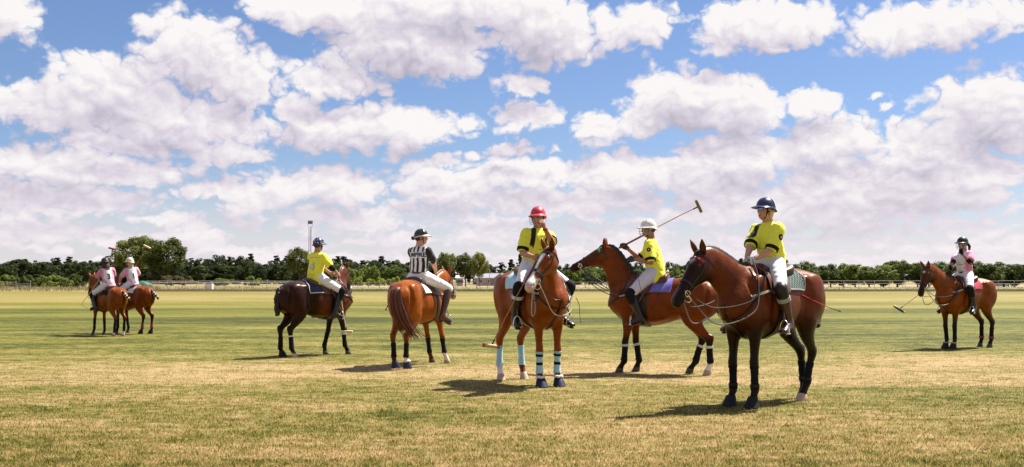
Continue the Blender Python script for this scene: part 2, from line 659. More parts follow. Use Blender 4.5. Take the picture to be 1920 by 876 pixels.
def turf_group():
    g = bpy.data.node_groups.new('turf_colour', 'ShaderNodeTree')
    g.interface.new_socket('P', in_out='INPUT', socket_type='NodeSocketVector')
    g.interface.new_socket('Rand', in_out='INPUT', socket_type='NodeSocketFloat')
    g.interface.new_socket('Color', in_out='OUTPUT', socket_type='NodeSocketColor')
    N = NT(g)
    gi = N.node('NodeGroupInput').outputs
    P = gi[0]
    X = N.xyz(P)
    flat = N.comb(X[0], X[1], 0.0)
    wob = N.noise(N.v('MULTIPLY', flat, (.02, .10, 0)), 1.0, 3, .6)
    Yw = N.m('MULTIPLY', N.m('MAXIMUM', X[1], 5.0), N.m('MULTIPLY_ADD', N.m('SUBTRACT', wob, 0.5), 0.10, 1.0))
    t = N.m('DIVIDE', 2900.0 / 352.0, Yw)
    cr = N.node('ShaderNodeValToRGB')
    e = cr.color_ramp.elements
    e[0].position, e[0].color = 0, (STRIPS[0][1],) * 3 + (1,)
    e[1].position, e[1].color = 1, (STRIPS[-1][1],) * 3 + (1,)
    for p, v in STRIPS[1:-1]:
        e.new(p / 352.0).color = (v, v, v, 1)
    N.put(cr.inputs[0], t)
    dry = cr.outputs[0]
    big = N.noise(N.v('MULTIPLY', flat, (.045, .14, 0)), 1.0, 4, .6)
    mid = N.noise(N.v('MULTIPLY', flat, (.30, .75, 0)), 1.0, 6, .68)
    small = N.noise(N.v('MULTIPLY', flat, (3.2, 5.5, 0)), 1.0, 5, .72)
    fine = N.noise(flat, 38, 4, .7)
    near = N.ramp(X[1], 60, 18)
    d = N.m('ADD', dry, N.m('MULTIPLY', N.m('SUBTRACT', big, .5), 1.0))
    d = N.m('ADD', d, N.m('MULTIPLY', N.m('SUBTRACT', mid, .5), N.m('MULTIPLY_ADD', near, 1.1, .55)))
    d = N.m('ADD', d, N.m('MULTIPLY', N.m('SUBTRACT', small, .5), N.m('MULTIPLY_ADD', near, 1.3, .9)))
    d = N.m('ADD', d, N.m('MULTIPLY', N.m('SUBTRACT', gi[1], .5), 1.0))
    d = N.m('MULTIPLY_ADD', N.m('SUBTRACT', d, 0.5), N.m('MULTIPLY_ADD', near, 0.30, 1.0), 0.48)
    pal = N.node('ShaderNodeValToRGB')
    e = pal.color_ramp.elements
    e[0].position, e[0].color = 0.0, (.042, .047, .006, 1)
    e[1].position, e[1].color = 1.0, (.350, .246, .118, 1)
    e.new(.30).color = (.112, .114, .014, 1)
    e.new(.55).color = (.172, .146, .029, 1)
    e.new(.80).color = (.252, .190, .072, 1)
    N.put(pal.inputs[0], d)
    col = pal.outputs[0]
    # bare reddish scuffs
    sc = N.ramp(N.noise(N.v('MULTIPLY', flat, (.55, 1.1, 0)), 1.0, 3, .55), .67, .75)
    sc = N.m('MULTIPLY', sc, N.m('MULTIPLY_ADD', near, .5, .0))
    col = N.mix(sc, col, (.28, .14, .07))
    k = N.ramp(fine, .25, .75, .78, 1.20, smooth=False)
    col = N.mix(1.0, col, N.comb(k, k, k), 'MULTIPLY')
    k2 = N.m('MULTIPLY_ADD', N.m('SUBTRACT', gi[1], .5), .7, 1.0)
    col = N.mix(1.0, col, N.comb(k2, k2, k2), 'MULTIPLY')
    N.put(N.node('NodeGroupOutput').inputs[0], col)
    return g


TURF = turf_group()


def turf_material(name, blades):
    m = bpy.data.materials.new(name)
    m.use_nodes = True
    N = NT(m.node_tree)
    b = m.node_tree.nodes['Principled BSDF']
    n = N.node('ShaderNodeGroup')
    n.node_tree = TURF
    geo = N.node('ShaderNodeNewGeometry')
    N.put(n.inputs[0], geo.outputs['Position'])
    b.inputs['Roughness'].default_value = .8
    b.inputs['Specular IOR Level'].default_value = .15
    if blades:
        N.put(n.inputs[1], N.node('ShaderNodeAttribute', attribute_name='rnd').outputs['Fac'])
        bright = N.mix(1.0, n.outputs[0], (1.34, 1.31, 1.24), 'MULTIPLY')
        N.put(b.inputs['Base Color'], bright)
        tr = N.node('ShaderNodeBsdfTranslucent')
        N.put(tr.inputs[0], bright)
        ms = N.node('ShaderNodeMixShader')
        ms.inputs[0].default_value = .5
        out = m.node_tree.nodes['Material Output']
        N.t.links.new(b.outputs[0], ms.inputs[1])
        N.t.links.new(tr.outputs[0], ms.inputs[2])
        N.t.links.new(ms.outputs[0], out.inputs[0])
    else:
        n.inputs[1].default_value = .5
        N.put(b.inputs['Base Color'], n.outputs[0])
        bn = N.node('ShaderNodeBump')
        bn.inputs['Strength'].default_value = .8
        bn.inputs['Distance'].default_value = .05
        X = geo.outputs['Position']
        N.put(bn.inputs['Height'], N.m('ADD', N.noise(X, 24, 5, .7), N.noise(X, 3, 3, .6)))
        N.put(b.inputs['Normal'], bn.outputs[0])
    return m


def build_ground():
    g = G()
    xs = [-6000, -1500, -400, -120, -40, -12, 0, 12, 40, 120, 400, 1500, 6000]
    ys = [-200, -30, 0, 6, 12, 20, 35, 60, 100, 140, 139.9 + 60, 400, 1200, 9000]
    vs = [(x, y, 0) for y in ys for x in xs]
    n = len(xs)
    fs = [(j * n + i, j * n + i + 1, (j + 1) * n + i + 1, (j + 1) * n + i) for j in range(len(ys) - 1) for i in range(n - 1)]
    g.add(vs, fs)
    tag(g.build('ground', turf_material('mown_turf', False), smooth=False, recalc=False), kind='structure')
    # short blades on the nearer turf
    rng = np.random.default_rng(5)
    M = 165000
    t = 2900 / 42.0 + (2900 / 5.5 - 2900 / 42.0) * rng.uniform(0, 1, M) ** .72     # thinning out with distance
    Y = 2900 / t
    X = rng.uniform(-1, 1, M) * (Y * .60 + 3.0)
    per = 5
    cx, cy = np.repeat(X, per), np.repeat(Y, per)
    k = len(cx)
    sp = .020 + .0016 * cy
    cx = cx + rng.normal(0, 1, k) * sp
    cy = cy + rng.normal(0, 1, k) * sp
    h = rng.uniform(.010, .034, k) * np.clip(1.25 - cy / 45, .3, 1)
    w = rng.uniform(.0018, .0036, k) * (1 + cy * .025)
    a = rng.uniform(0, 2 * np.pi, k)
    ln = rng.normal(0, .6, (k, 2)) * h[:, None]
    V = np.empty((k, 3, 3), np.float32)
    V[:, 0] = np.stack([cx - w * np.cos(a), cy - w * np.sin(a), np.full(k, -.002)], 1)
    V[:, 1] = np.stack([cx + w * np.cos(a), cy + w * np.sin(a), np.full(k, -.002)], 1)
    V[:, 2] = np.stack([cx + ln[:, 0], cy + ln[:, 1], h], 1)
    me = bpy.data.meshes.new('grass')
    me.vertices.add(3 * k)
    me.vertices.foreach_set('co', V.ravel())
    me.loops.add(3 * k)
    me.loops.foreach_set('vertex_index', np.arange(3 * k, dtype=np.int32))
    me.polygons.add(k)
    me.polygons.foreach_set('loop_start', np.arange(0, 3 * k, 3, dtype=np.int32))
    me.update(calc_edges=True)
    at_ = me.attributes.new('rnd', 'FLOAT', 'POINT')
    at_.data.foreach_set('value', np.repeat(rng.uniform(0, 1, k), 3).astype(np.float32))
    me.materials.append(turf_material('grass_blades', True))
    tag(link('grass', me), 'short dry mown grass blades on the near part of the polo field', 'grass', kind='stuff')


build_ground()

# ------------------------------------------------------------------ trees and shrubs
def leaf_material(name, dark, light):
    m = bpy.data.materials.new(name)
    m.use_nodes = True
    N = NT(m.node_tree)
    b = m.node_tree.nodes['Principled BSDF']
    tc = N.node('ShaderNodeTexCoord').outputs['Object']
    oi = N.node('ShaderNodeObjectInfo').outputs['Random']
    rnd = N.node('ShaderNodeAttribute', attribute_name='rnd').outputs['Fac']
    f = N.m('ADD', N.m('MULTIPLY', N.noise(tc, .55, 3, .6), .8), N.m('MULTIPLY', rnd, .45))
    f = N.m('ADD', f, N.m('MULTIPLY_ADD', oi, .3, -.30))
    col = N.mix(N.ramp(f, .25, .85), dark, light)
    N.put(b.inputs['Base Color'], col)
    b.inputs['Roughness'].default_value = .55
    b.inputs['Specular IOR Level'].default_value = .25
    tr = N.node('ShaderNodeBsdfTranslucent')
    N.put(tr.inputs[0], col)
    ms = N.node('ShaderNodeMixShader')
    ms.inputs[0].default_value = .50
    out = m.node_tree.nodes['Material Output']
    N.t.links.new(b.outputs[0], ms.inputs[1])
    N.t.links.new(tr.outputs[0], ms.inputs[2])
    N.t.links.new(ms.outputs[0], out.inputs[0])
    return m


L_DARK = leaf_material('dark_wood_leaves', (.016, .028, .007), (.085, .108, .024))
L_MID = leaf_material('green_leaves', (.040, .066, .010), (.240, .290, .052))
L_OLIVE = leaf_material('olive_leaves', (.048, .064, .010), (.330, .340, .075))
L_LIME = leaf_material('lime_green_leaves', (.110, .150, .014), (.400, .450, .060))
L_PINE = leaf_material('pine_needles', (.012, .021, .008), (.060, .080, .022))
L_BROWN = leaf_material('brownish_leaves', (0.0460, 0.0345, 0.0115), (0.1885, 0.1377, 0.0435))
M_BARK = mat('bark', (.075, .055, .040), .9, bump=.8, bscale=8, scale=3)


def leaf_mesh(name, cen, rad, n, size, rng, m_, flat=.75):
    """Leaf-sized faces spread through clumps: cen (k,3), rad (k,), n leaves in all."""
    k = len(cen)
    pr = rad ** 2
    i = rng.choice(k, n, p=pr / pr.sum())
    d = rng.normal(0, 1, (n, 3))
    d /= np.linalg.norm(d, axis=1)[:, None]
    r = rng.uniform(.25, 1.0, n) ** .5
    p = cen[i] + d * (rad[i] * r)[:, None] * np.array((1, 1, flat))
    nn = d + rng.normal(0, .55, (n, 3)) + np.array((0, 0, .35))
    nn /= np.linalg.norm(nn, axis=1)[:, None]
    a = np.cross(nn, rng.normal(0, 1, (n, 3)))
    a /= np.linalg.norm(a, axis=1)[:, None]
    b = np.cross(nn, a)
    s = (size * rng.uniform(.6, 1.3, n))[:, None]
    V = np.empty((n, 4, 3), np.float32)
    V[:, 0] = p - a * s * .55
    V[:, 1] = p - b * s * .32
    V[:, 2] = p + a * s * .55
    V[:, 3] = p + b * s * .32
    me = quad_mesh(name, V.reshape(-1, 3), np.arange(4 * n).reshape(-1, 4))
    me.polygons.foreach_set('use_smooth', np.zeros(n, bool))
    at_ = me.attributes.new('rnd', 'FLOAT', 'POINT')
    at_.data.foreach_set('value', np.repeat(rng.uniform(0, 1, n), 4).astype(np.float32))
    me.materials.append(m_)
    return me


def tree_proto(kind, seed, m_):
    """Unit-height meshes (crown, trunk) for one habit of tree."""
    rng = np.random.default_rng(seed)
    cen, rad = [], []
    tg = G()
    if kind == 'pine':
        for i in range(46):
            z = rng.uniform(.10, .97) ** .8
            w = .26 * (1 - (max(0, z - .1) / .88) ** 1.6) + .03
            q = rng.uniform(0, 2 * np.pi)
            rr = w * rng.uniform(.2, 1)
            cen.append((rr * np.cos(q), rr * np.sin(q), z))
            rad.append(rng.uniform(.045, .085) * (1.15 - .6 * z))
        tr_h, tr_r, n, size = .9, .016, 3600, .040
    elif kind == 'bush':
        for i in range(18):
            q, rr = rng.uniform(0, 2 * np.pi), rng.uniform(0, .55) ** .8
            z = rng.uniform(.12, .78) * (1 - rr * .5)
            cen.append((rr * np.cos(q), rr * np.sin(q), z))
            rad.append(rng.uniform(.16, .26))
        tr_h, tr_r, n, size = .5, .03, 2000, .11
    elif kind == 'tall':
        for i in range(44):
            z = rng.uniform(.08, .93)
            w = .34 * np.sin(np.pi * min(1, (z + .02) / 1.0)) ** .6
            q, rr = rng.uniform(0, 2 * np.pi), w * rng.uniform(.1, 1) ** .6
            cen.append((rr * np.cos(q), rr * np.sin(q), z))
            rad.append(rng.uniform(.07, .12))
        tr_h, tr_r, n, size = .7, .018, 4200, .048
    else:                                                   # broad round head on a clear trunk
        lo = .20 if kind == 'park' else .02
        for i in range(64):
            u = rng.normal(0, 1, 3)
            u /= np.linalg.norm(u)
            s_ = rng.uniform(.35, 1) ** .5
            c = np.array((0, 0, (lo + 1) / 2)) + u * s_ * np.array((.36, .36, (1 - lo) / 2 * .84))
            c[:2] *= 1 + .18 * math.sin(3 * math.atan2(u[1], u[0]) + seed)
            cen.append(c)
            rad.append(rng.uniform(.085, .14))
        tr_h, tr_r, n, size = .72, .024, 10500 if kind == 'park' else 5600, .034 if kind == 'park' else .048
    cen, rad = np.array(cen, float), np.array(rad)
    crown = leaf_mesh('crown', cen, rad, n, size, rng, m_)
    if kind == 'bush':
        for i in range(6):
            c = cen[i]
            tg.tube([(c[0] * .1, c[1] * .1, -.02), (c[0] * .5, c[1] * .5, c[2] * .5), tuple(c)], [.022, .016, .006], 5)
    else:
        tg.tube([(0, 0, -.01), (.004, 0, .03), (.008 * math.sin(seed), .006, tr_h * .45), (0, .008, tr_h)], [tr_r * 1.7, tr_r * 1.1, tr_r * .85, tr_r * .25], 7)
        for i in range(9):
            c = cen[rng.integers(len(cen))]
            z0 = max(.10, min(c[2] - .05, tr_h * .8) * rng.uniform(.6, .95))
            tg.tube([(0, .004, z0), tuple(np.array((c[0] * .5, c[1] * .5, (z0 + c[2]) / 2 + .02))), tuple(c)], [tr_r * .5, tr_r * .32, tr_r * .1], 5)
    trunk = tg.build('trunk', M_BARK)
    tm = trunk.data
    bpy.data.objects.remove(trunk)
    return crown, tm


PROTO = {}
for nm, kind, m_, seeds in (('dark', 'round', L_DARK, (1, 2, 3)), ('tall', 'tall', L_DARK, (4, 5)), ('pine', 'pine', L_PINE, (6, 7)), ('park', 'park', L_OLIVE, (8, 9, 10)),
                            ('mid', 'round', L_MID, (11, 12, 13)), ('bush', 'bush', L_MID, (14, 15)), ('lime', 'bush', L_LIME, (16, 17)), ('brown', 'bush', L_BROWN, (18,))):
    PROTO[nm] = [tree_proto(kind, s_, m_) for s_ in seeds]
TREE_N = [0]
ORD = ['first', 'second', 'third', 'fourth', 'fifth', 'sixth', 'seventh', 'eighth', 'ninth', 'tenth', 'eleventh', 'twelfth', 'thirteenth', 'fourteenth', 'fifteenth',
       'sixteenth', 'seventeenth', 'eighteenth', 'nineteenth', 'twentieth', 'twenty first', 'twenty second', 'twenty third', 'twenty fourth', 'twenty fifth', 'twenty sixth', 'twenty seventh', 'twenty eighth']
COUNT = {}


def nth(text):
    """Counted label: rows of like trees are told apart by their order along the row."""
    i = COUNT.get(text, 0)
    COUNT[text] = i + 1
    return ORD[i] + ' ' + text



def tree(proto, px, Y, top, width, label, group=None, name='tree', dy=0.0):
    """A tree standing where the photograph shows it: top = pixel row of its crown, width in pixels."""
    x = at(px, 500, Y).x
    hgt = at(px, top, Y).z
    wid = width / FPX * Y
    i = TREE_N[0]
    TREE_N[0] += 1
    cr, tm = PROTO[proto][i % len(PROTO[proto])]
    base_w = {'bush': 1.35, 'lime': 1.35, 'brown': 1.35, 'pine': .50, 'tall': .66}.get(proto, .86)
    r = empty(name, (x, Y, dy), i * 1.37)
    r.scale = (wid / base_w, wid / base_w, hgt)
    tag(r, label, 'shrub' if proto in ('bush', 'lime', 'brown') else 'tree', group)
    link('crown', cr, r)
    link('trunk', tm, r)
    return r


rt = random.Random(21)
tree('park', 254, 330, 437, 84, 'left one of the two big round trees behind the far left riders', name='round_tree')
tree('park', 313, 322, 440, 84, 'right one of the two big round trees behind the far left riders', name='round_tree')
tree('park', 228, 336, 478, 40, 'smaller tree at the left foot of the two big round trees', name='round_tree')
tree('park', 562, 300, 460, 54, 'single leafy tree beside the lattice mast', name='round_tree')
tree('park', 836, 270, 469, 46, 'round tree with clear trunk just right of the striped umpire', name='round_tree')
tree('park', 873, 272, 470, 42, 'middle one of three park trees left of the grey roofed shed', name='round_tree')
tree('park', 899, 268, 469, 34, 'slender park tree standing in front of the grey roofed shed', name='round_tree')
tree('pine', 975, 380, 477, 26, 'pointed tree rising above the wood behind the chestnut horse with the blaze', name='conifer_tree')
tree('mid', 1682, 232, 482, 62, 'biggest tree in the row of low trees at the right', name='row_tree')
tree('lime', 419, 300, 514, 36, 'yellow green rounded shrub left of the lattice mast, nearer the big trees', name='shrub')
tree('lime', 471, 302, 515, 34, 'yellow green rounded shrub left of the lattice mast, nearer the mast', name='shrub')
tree('brown', 322, 300, 507, 46, 'brownish shrub under the right one of the two big trees', name='shrub')
tree('brown', 345, 304, 508, 30, 'small brownish shrub beside the right one of the two big trees', name='shrub')
W = 'dark woodland trees along the left horizon'
x = -140.0
while x < 820:                                             # the wood, back row then front row
    k = rt.choice(['dark', 'dark', 'tall', 'pine'])
    tree(k, x, rt.uniform(455, 500), 489 - (8 if 370 < x < 470 else 0) + rt.uniform(-6, 4) - (4 if k == 'pine' else 0), rt.uniform(30, 44), 'dark tree in the back row of the wood on the left horizon', W, 'woodland_tree')
    x += rt.uniform(9, 14)
x = -130.0
while x < 800:
    k = rt.choice(['dark', 'tall', 'tall', 'dark', 'mid'] if x > 560 or x < 160 else ['dark', 'tall', 'tall', 'dark'])
    tree(k, x, rt.uniform(400, 440), 494 + rt.uniform(-5, 5), rt.uniform(28, 40), 'tree in the front row of the wood on the left horizon', 'trees in front of the wood on the left', 'woodland_tree')
    x += rt.uniform(11, 16)
x = -60.0
while x < 165:                                             # greener bushes at the far left
    tree('bush', x, rt.uniform(215, 235), 508 + rt.uniform(-6, 8), rt.uniform(30, 40), nth('green bush from the left edge, behind the pale gate at the far left'), 'bushes at the far left', 'shrub')
    x += rt.uniform(18, 26)
x = 600.0
while x < 760:
    tree('mid', x, rt.uniform(345, 375), 497 + rt.uniform(-5, 6), rt.uniform(26, 36), nth('mid green tree to the right of rider number 4, before the umpire'), 'mid green trees between number 4 and the umpire', 'bushy_tree')
    x += rt.uniform(14, 19)
x = 655.0
while x < 770:
    tree('lime', x, rt.uniform(285, 300), 517 + rt.uniform(-2, 2), rt.uniform(20, 28), nth('low yellow green shrub behind the rails, counting towards the umpire'), 'low shrubs left of the umpire', 'shrub')
    x += rt.uniform(15, 21)
x = 820.0
while x < 1480:                                            # wood behind the middle
    k = rt.choice(['dark', 'tall', 'pine', 'dark'])
    tree(k, x, rt.uniform(430, 470), 491 + rt.uniform(-5, 4) - (2 if k == 'pine' else 0), rt.uniform(26, 38), 'dark tree of the wood behind the middle of the field', 'dark woodland trees behind the middle of the field', 'woodland_tree')
    x += rt.uniform(16, 23)
x = 905.0
while x < 1480:
    tree(rt.choice(['mid', 'bush', 'mid']), x, rt.uniform(300, 340), 501 + rt.uniform(-6, 7), rt.uniform(28, 40), nth('mid green tree from the left in front of the middle wood'), 'mid green trees before the middle wood', 'bushy_tree')
    x += rt.uniform(19, 28)
x = 1462.0
while x < 2060:                                            # row of low trees at the right
    if abs(x - 1682) > 24:
        tree('mid', x, rt.uniform(226, 236), 490 + rt.uniform(-5, 6), rt.uniform(42, 54), nth('low tree from the left in the row along the right hand rails'), 'row of low trees at the right', 'row_tree')
    x += rt.uniform(20, 27)
x = 1455.0
while x < 2060:
    tree('dark', x, rt.uniform(400, 440), 496 + rt.uniform(-4, 3), rt.uniform(30, 44), 'dark tree far behind the row of low trees at the right', 'dark trees far behind the right hand row', 'woodland_tree')
    x += rt.uniform(26, 38)

# ------------------------------------------------------------------ boards, verge and fences
M_BOARD = mat('pale_board_wood', (.46, .37, .27), .8, bump=.5, scale=2, var=.25)
M_RAIL = mat('weathered_rail_wood', (.22, .18, .15), .85, bump=.6, scale=3, var=.3)
M_RAIL_PALE = mat('pale_weathered_rail', (.36, .32, .29), .8, bump=.5, scale=3, var=.2)


def shared(name, fn):
    o = fn()
    me = o.data
    bpy.data.objects.remove(o)
    return me


def sideline():
    r = empty('sideline_board', (0, 140, 0))
    tag(r, 'long low pale wooden sideline board along the far edge of the field', 'sideline board')
    me = shared('plank', lambda: G().box((0, 0, .14), (3.96, .045, .28)).build('plank', M_BOARD, smooth=False))
    cap = shared('coping', lambda: G().box((0, 0, .292), (3.98, .16, .022)).build('coping', M_BOARD, smooth=False))
    x0, x1 = at(283, 540, 140).x, at(1990, 540, 140).x
    n = int((x1 - x0) / 4)
    for i in range(n):
        p = link('plank', me, r)
        p.location = (x0 + 4 * i + 2, .012 * math.sin(i * 2.7), .01 * math.sin(i * 1.9))
        p.rotation_euler = (0, .003 * math.sin(i * 3.3), .004 * math.sin(i * 1.3))
        c = link('coping', cap, p)
        c.location = (0, .004, 0)


def verge():
    def strip(name, y0, y1, z, m_, xa=-400, xb=400, nx=60, wob=.0):
        g = G()
        vs, fs = [], []
        for i in range(nx + 1):
            x = xa + (xb - xa) * i / nx
            vs += [(x, y0 + wob * math.sin(i * 1.7), z), (x, y1 + wob * math.sin(i * 2.3), z)]
        for i in range(nx):
            fs.append((2 * i, 2 * i + 2, 2 * i + 3, 2 * i + 1))
        g.add(vs, fs)
        return tag(g.build(name, m_, smooth=False, recalc=False), kind='structure')
    strip('verge', 141, 1200, .004, mat('rough_dry_grass', (.200, .165, .062), .9, var=.45, scale=.12))
    strip('sandy_track', 262, 300, .008, mat('pale_sand', (.26, .19, .14), .9, var=.2, scale=.2), -60, 400, 60, 3)
    strip('paddock', 156, 190, .008, mat('paddock_grass', (.135, .130, .034), .9, var=.45, scale=.15), -35, 400, 60, 2)
    # tall dry grass as stuff
    rng = np.random.default_rng(9)
    n = 30000
    Y = rng.uniform(143, 215, n)
    px = rng.uniform(-120, 2040, n)
    keep = (px < 620) | (rng.uniform(0, 1, n) < .35)
    Y, px = Y[keep], px[keep]
    n = len(Y)
    X = (px - 960) / FPX * Y
    h = rng.uniform(.10, .55, n) * np.where(px < 300, 1.3, .7)
    w = rng.uniform(.015, .05, n)
    a = rng.uniform(0, 2 * np.pi, n)
    V = np.empty((n, 3, 3), np.float32)
    V[:, 0] = np.stack([X - w * np.cos(a), Y - w * np.sin(a), 0 * X], 1)
    V[:, 1] = np.stack([X + w * np.cos(a), Y + w * np.sin(a), 0 * X], 1)
    V[:, 2] = np.stack([X + rng.normal(0, .12, n), Y + rng.normal(0, .12, n), h], 1)
    me = bpy.data.meshes.new('dry_grass')
    me.vertices.add(3 * n)
    me.vertices.foreach_set('co', V.ravel())
    me.loops.add(3 * n)
    me.loops.foreach_set('vertex_index', np.arange(3 * n, dtype=np.int32))
    me.polygons.add(n)
    me.polygons.foreach_set('loop_start', np.arange(0, 3 * n, 3, dtype=np.int32))
    me.update(calc_edges=True)
    me.materials.append(mat('dry_stalks', (.27, .195, .09), .9, var=.6, scale=.25))
    tag(link('dry_grass', me), 'tall dry grass on the verge beyond the sideline', 'grass', kind='stuff')


def fence(label, p0, p1, h, rails, spacing, m_, post=.11, rail=.09, lean=0.0):
    """Post and rail fence from p0 to p1; each post and each rail length is a piece of its own."""
    p0, p1 = Vector((*p0, 0)), Vector((*p1, 0))
    d = p1 - p0
    n = max(1, int(round(d.length / spacing)))
    r = empty('rail_fence', p0, math.atan2(d.y, d.x))
    tag(r, label, 'fence')
    L = d.length / n
    pm = shared('post', lambda: G().tube([(0, 0, -.1), (0, 0, h), (0, 0, h + .02)], [post / 2, post / 2, post / 3], 7).build('post', m_))
    rm = shared('rail', lambda: G().tube([(-.03, 0, 0), (L * .5, 0, .012), (L + .03, 0, 0)], [rail / 2, rail / 2 * 1.08, rail / 2], 6).build('rail', m_))
    for i in range(n + 1):
        o = link('post', pm, r)
        o.location = (i * L, 0, .03 * math.sin(i * 2.1))
        o.rotation_euler = (.03 * math.sin(i * 1.3), .03 * math.sin(i * 2.9), 0)
        if i < n:
            for z in rails:
                q = link('rail', rm, r)
                q.location = (i * L, -post * .5, z + .02 * math.sin(i * 1.7 + z * 5))
                q.rotation_euler = (0, .008 * math.sin(i * 2.3 + z), 0)
    return r


sideline()
verge()
fx = lambda px, Y: at(px, 530, Y).x
fence('long dark two rail wooden fence across the middle behind the players', (fx(610, 200), 200), (fx(1300, 200), 200), 1.22, (.66, 1.10), 2.0, M_RAIL)
fence('thin three rail fence on the rough grass left of the mast', (fx(285, 196), 196), (fx(600, 212), 212), 1.2, (.35, .75, 1.12), 2.6, M_RAIL_PALE, .09, .06)
fence('pale top railed fence in front of the wood at the left', (fx(275, 258), 258), (fx(610, 262), 262), 1.35, (.85, 1.28), 3.0, M_RAIL_PALE, .12, .11)
fence('pale two rail fence in front of the row of low trees at the right', (fx(1440, 222), 222), (fx(1990, 216), 216), 1.42, (.80, 1.36), 3.0, M_RAIL_PALE, .11, .085)
fence('dark fence at the far left beside the white gate', (fx(-40, 172), 172), (fx(30, 172), 172), 1.3, (.45, .85, 1.2), 1.6, M_RAIL)


def gate():
    r = empty('field_gate', (fx(33, 171), 171, 0))
    tag(r, 'pale grey metal field gate with a tall post at the far left', 'gate')
    m_ = mat('galvanised_metal', (.28, .27, .28), .5, metal=.3)
    L = fx(57, 171) - fx(33, 171)
    for x, h in ((0, 1.0), (L, 1.5)):
        G().tube([(x, 0, 0), (x, 0, h)], .07, 8).build('post', m_, r)
    for z in (.15, .38, .62, .90):
        G().tube([(0, 0, z), (L, 0, z)], .035, 6).build('bar', m_, r)
    G().tube([(0, -.03, .15), (L, -.03, .90)], .03, 6).build('brace', m_, r)


def goal_frames():
    m_ = mat('white_jump_pole', (.55, .53, .50), .6)
    for i, (px, lab) in enumerate(((1690, 'pale slanting brace pole on the right fence, left of the far right horse'), (1722, 'pale slanting brace pole on the right fence, beside the head of the far right horse'))):
        r = G().tube([(0, 0, 0), (.55, 0, 1.6)], .06, 7).build('brace_pole', m_)
        r.location = (fx(px, 220), 219.5, 0)
        tag(r, lab, 'pole')


def mast():
    Y = 350
    x, top = at(581, 500, Y).x, at(581, 414, Y).z
    r = empty('lattice_mast', (x, Y, 0))
    tag(r, 'tall thin grey lattice mast with a lamp head behind rider number 4', 'mast')
    m_ = mat('grey_steel', (.22, .22, .24), .55, metal=.4)
    w = .48
    for i, q in enumerate((90, 210, 330)):
        a = math.radians(q)
        G().tube([(w * math.cos(a), w * math.sin(a), 0), (w * math.cos(a), w * math.sin(a), top - 2.2)], .065, 6).build('leg', m_, r)
    g = G()
    z, i = .4, 0
    while z < top - 3.2:
        for q in range(3):
            a, b = math.radians(90 + 120 * q), math.radians(90 + 120 * (q + 1))
            if i % 2:
                a, b = b, a
            g.tube([(w * math.cos(a), w * math.sin(a), z), (w * math.cos(b), w * math.sin(b), z + .9)], .03, 4)
            g.tube([(w * math.cos(a), w * math.sin(a), z), (w * math.cos(b), w * math.sin(b), z)], .03, 4)
        z += .9
        i += 1
    tag(g.build('bracing', m_, r), kind='stuff')
    for s_ in (-1, 1):
        G().tube([(0, 0, top - 2.3), (s_ * .75, 0, top - 1.6), (s_ * .75, 0, top - 1.3)], .07, 6).build('bracket', m_, r)
    hd = G().box((0, 0, top - .55), (1.5, .5, 1.1)).build('lamp_head', M_BLACK, r, smooth=False)
    for xx in (-.38, .38):
        for zz in (-.27, .27):
            G().box((xx, -.27, top - .55 + zz), (.55, .06, .38)).build('lamp', mat('dull_lamp_glass', (.35, .36, .40), .2), hd, smooth=False)


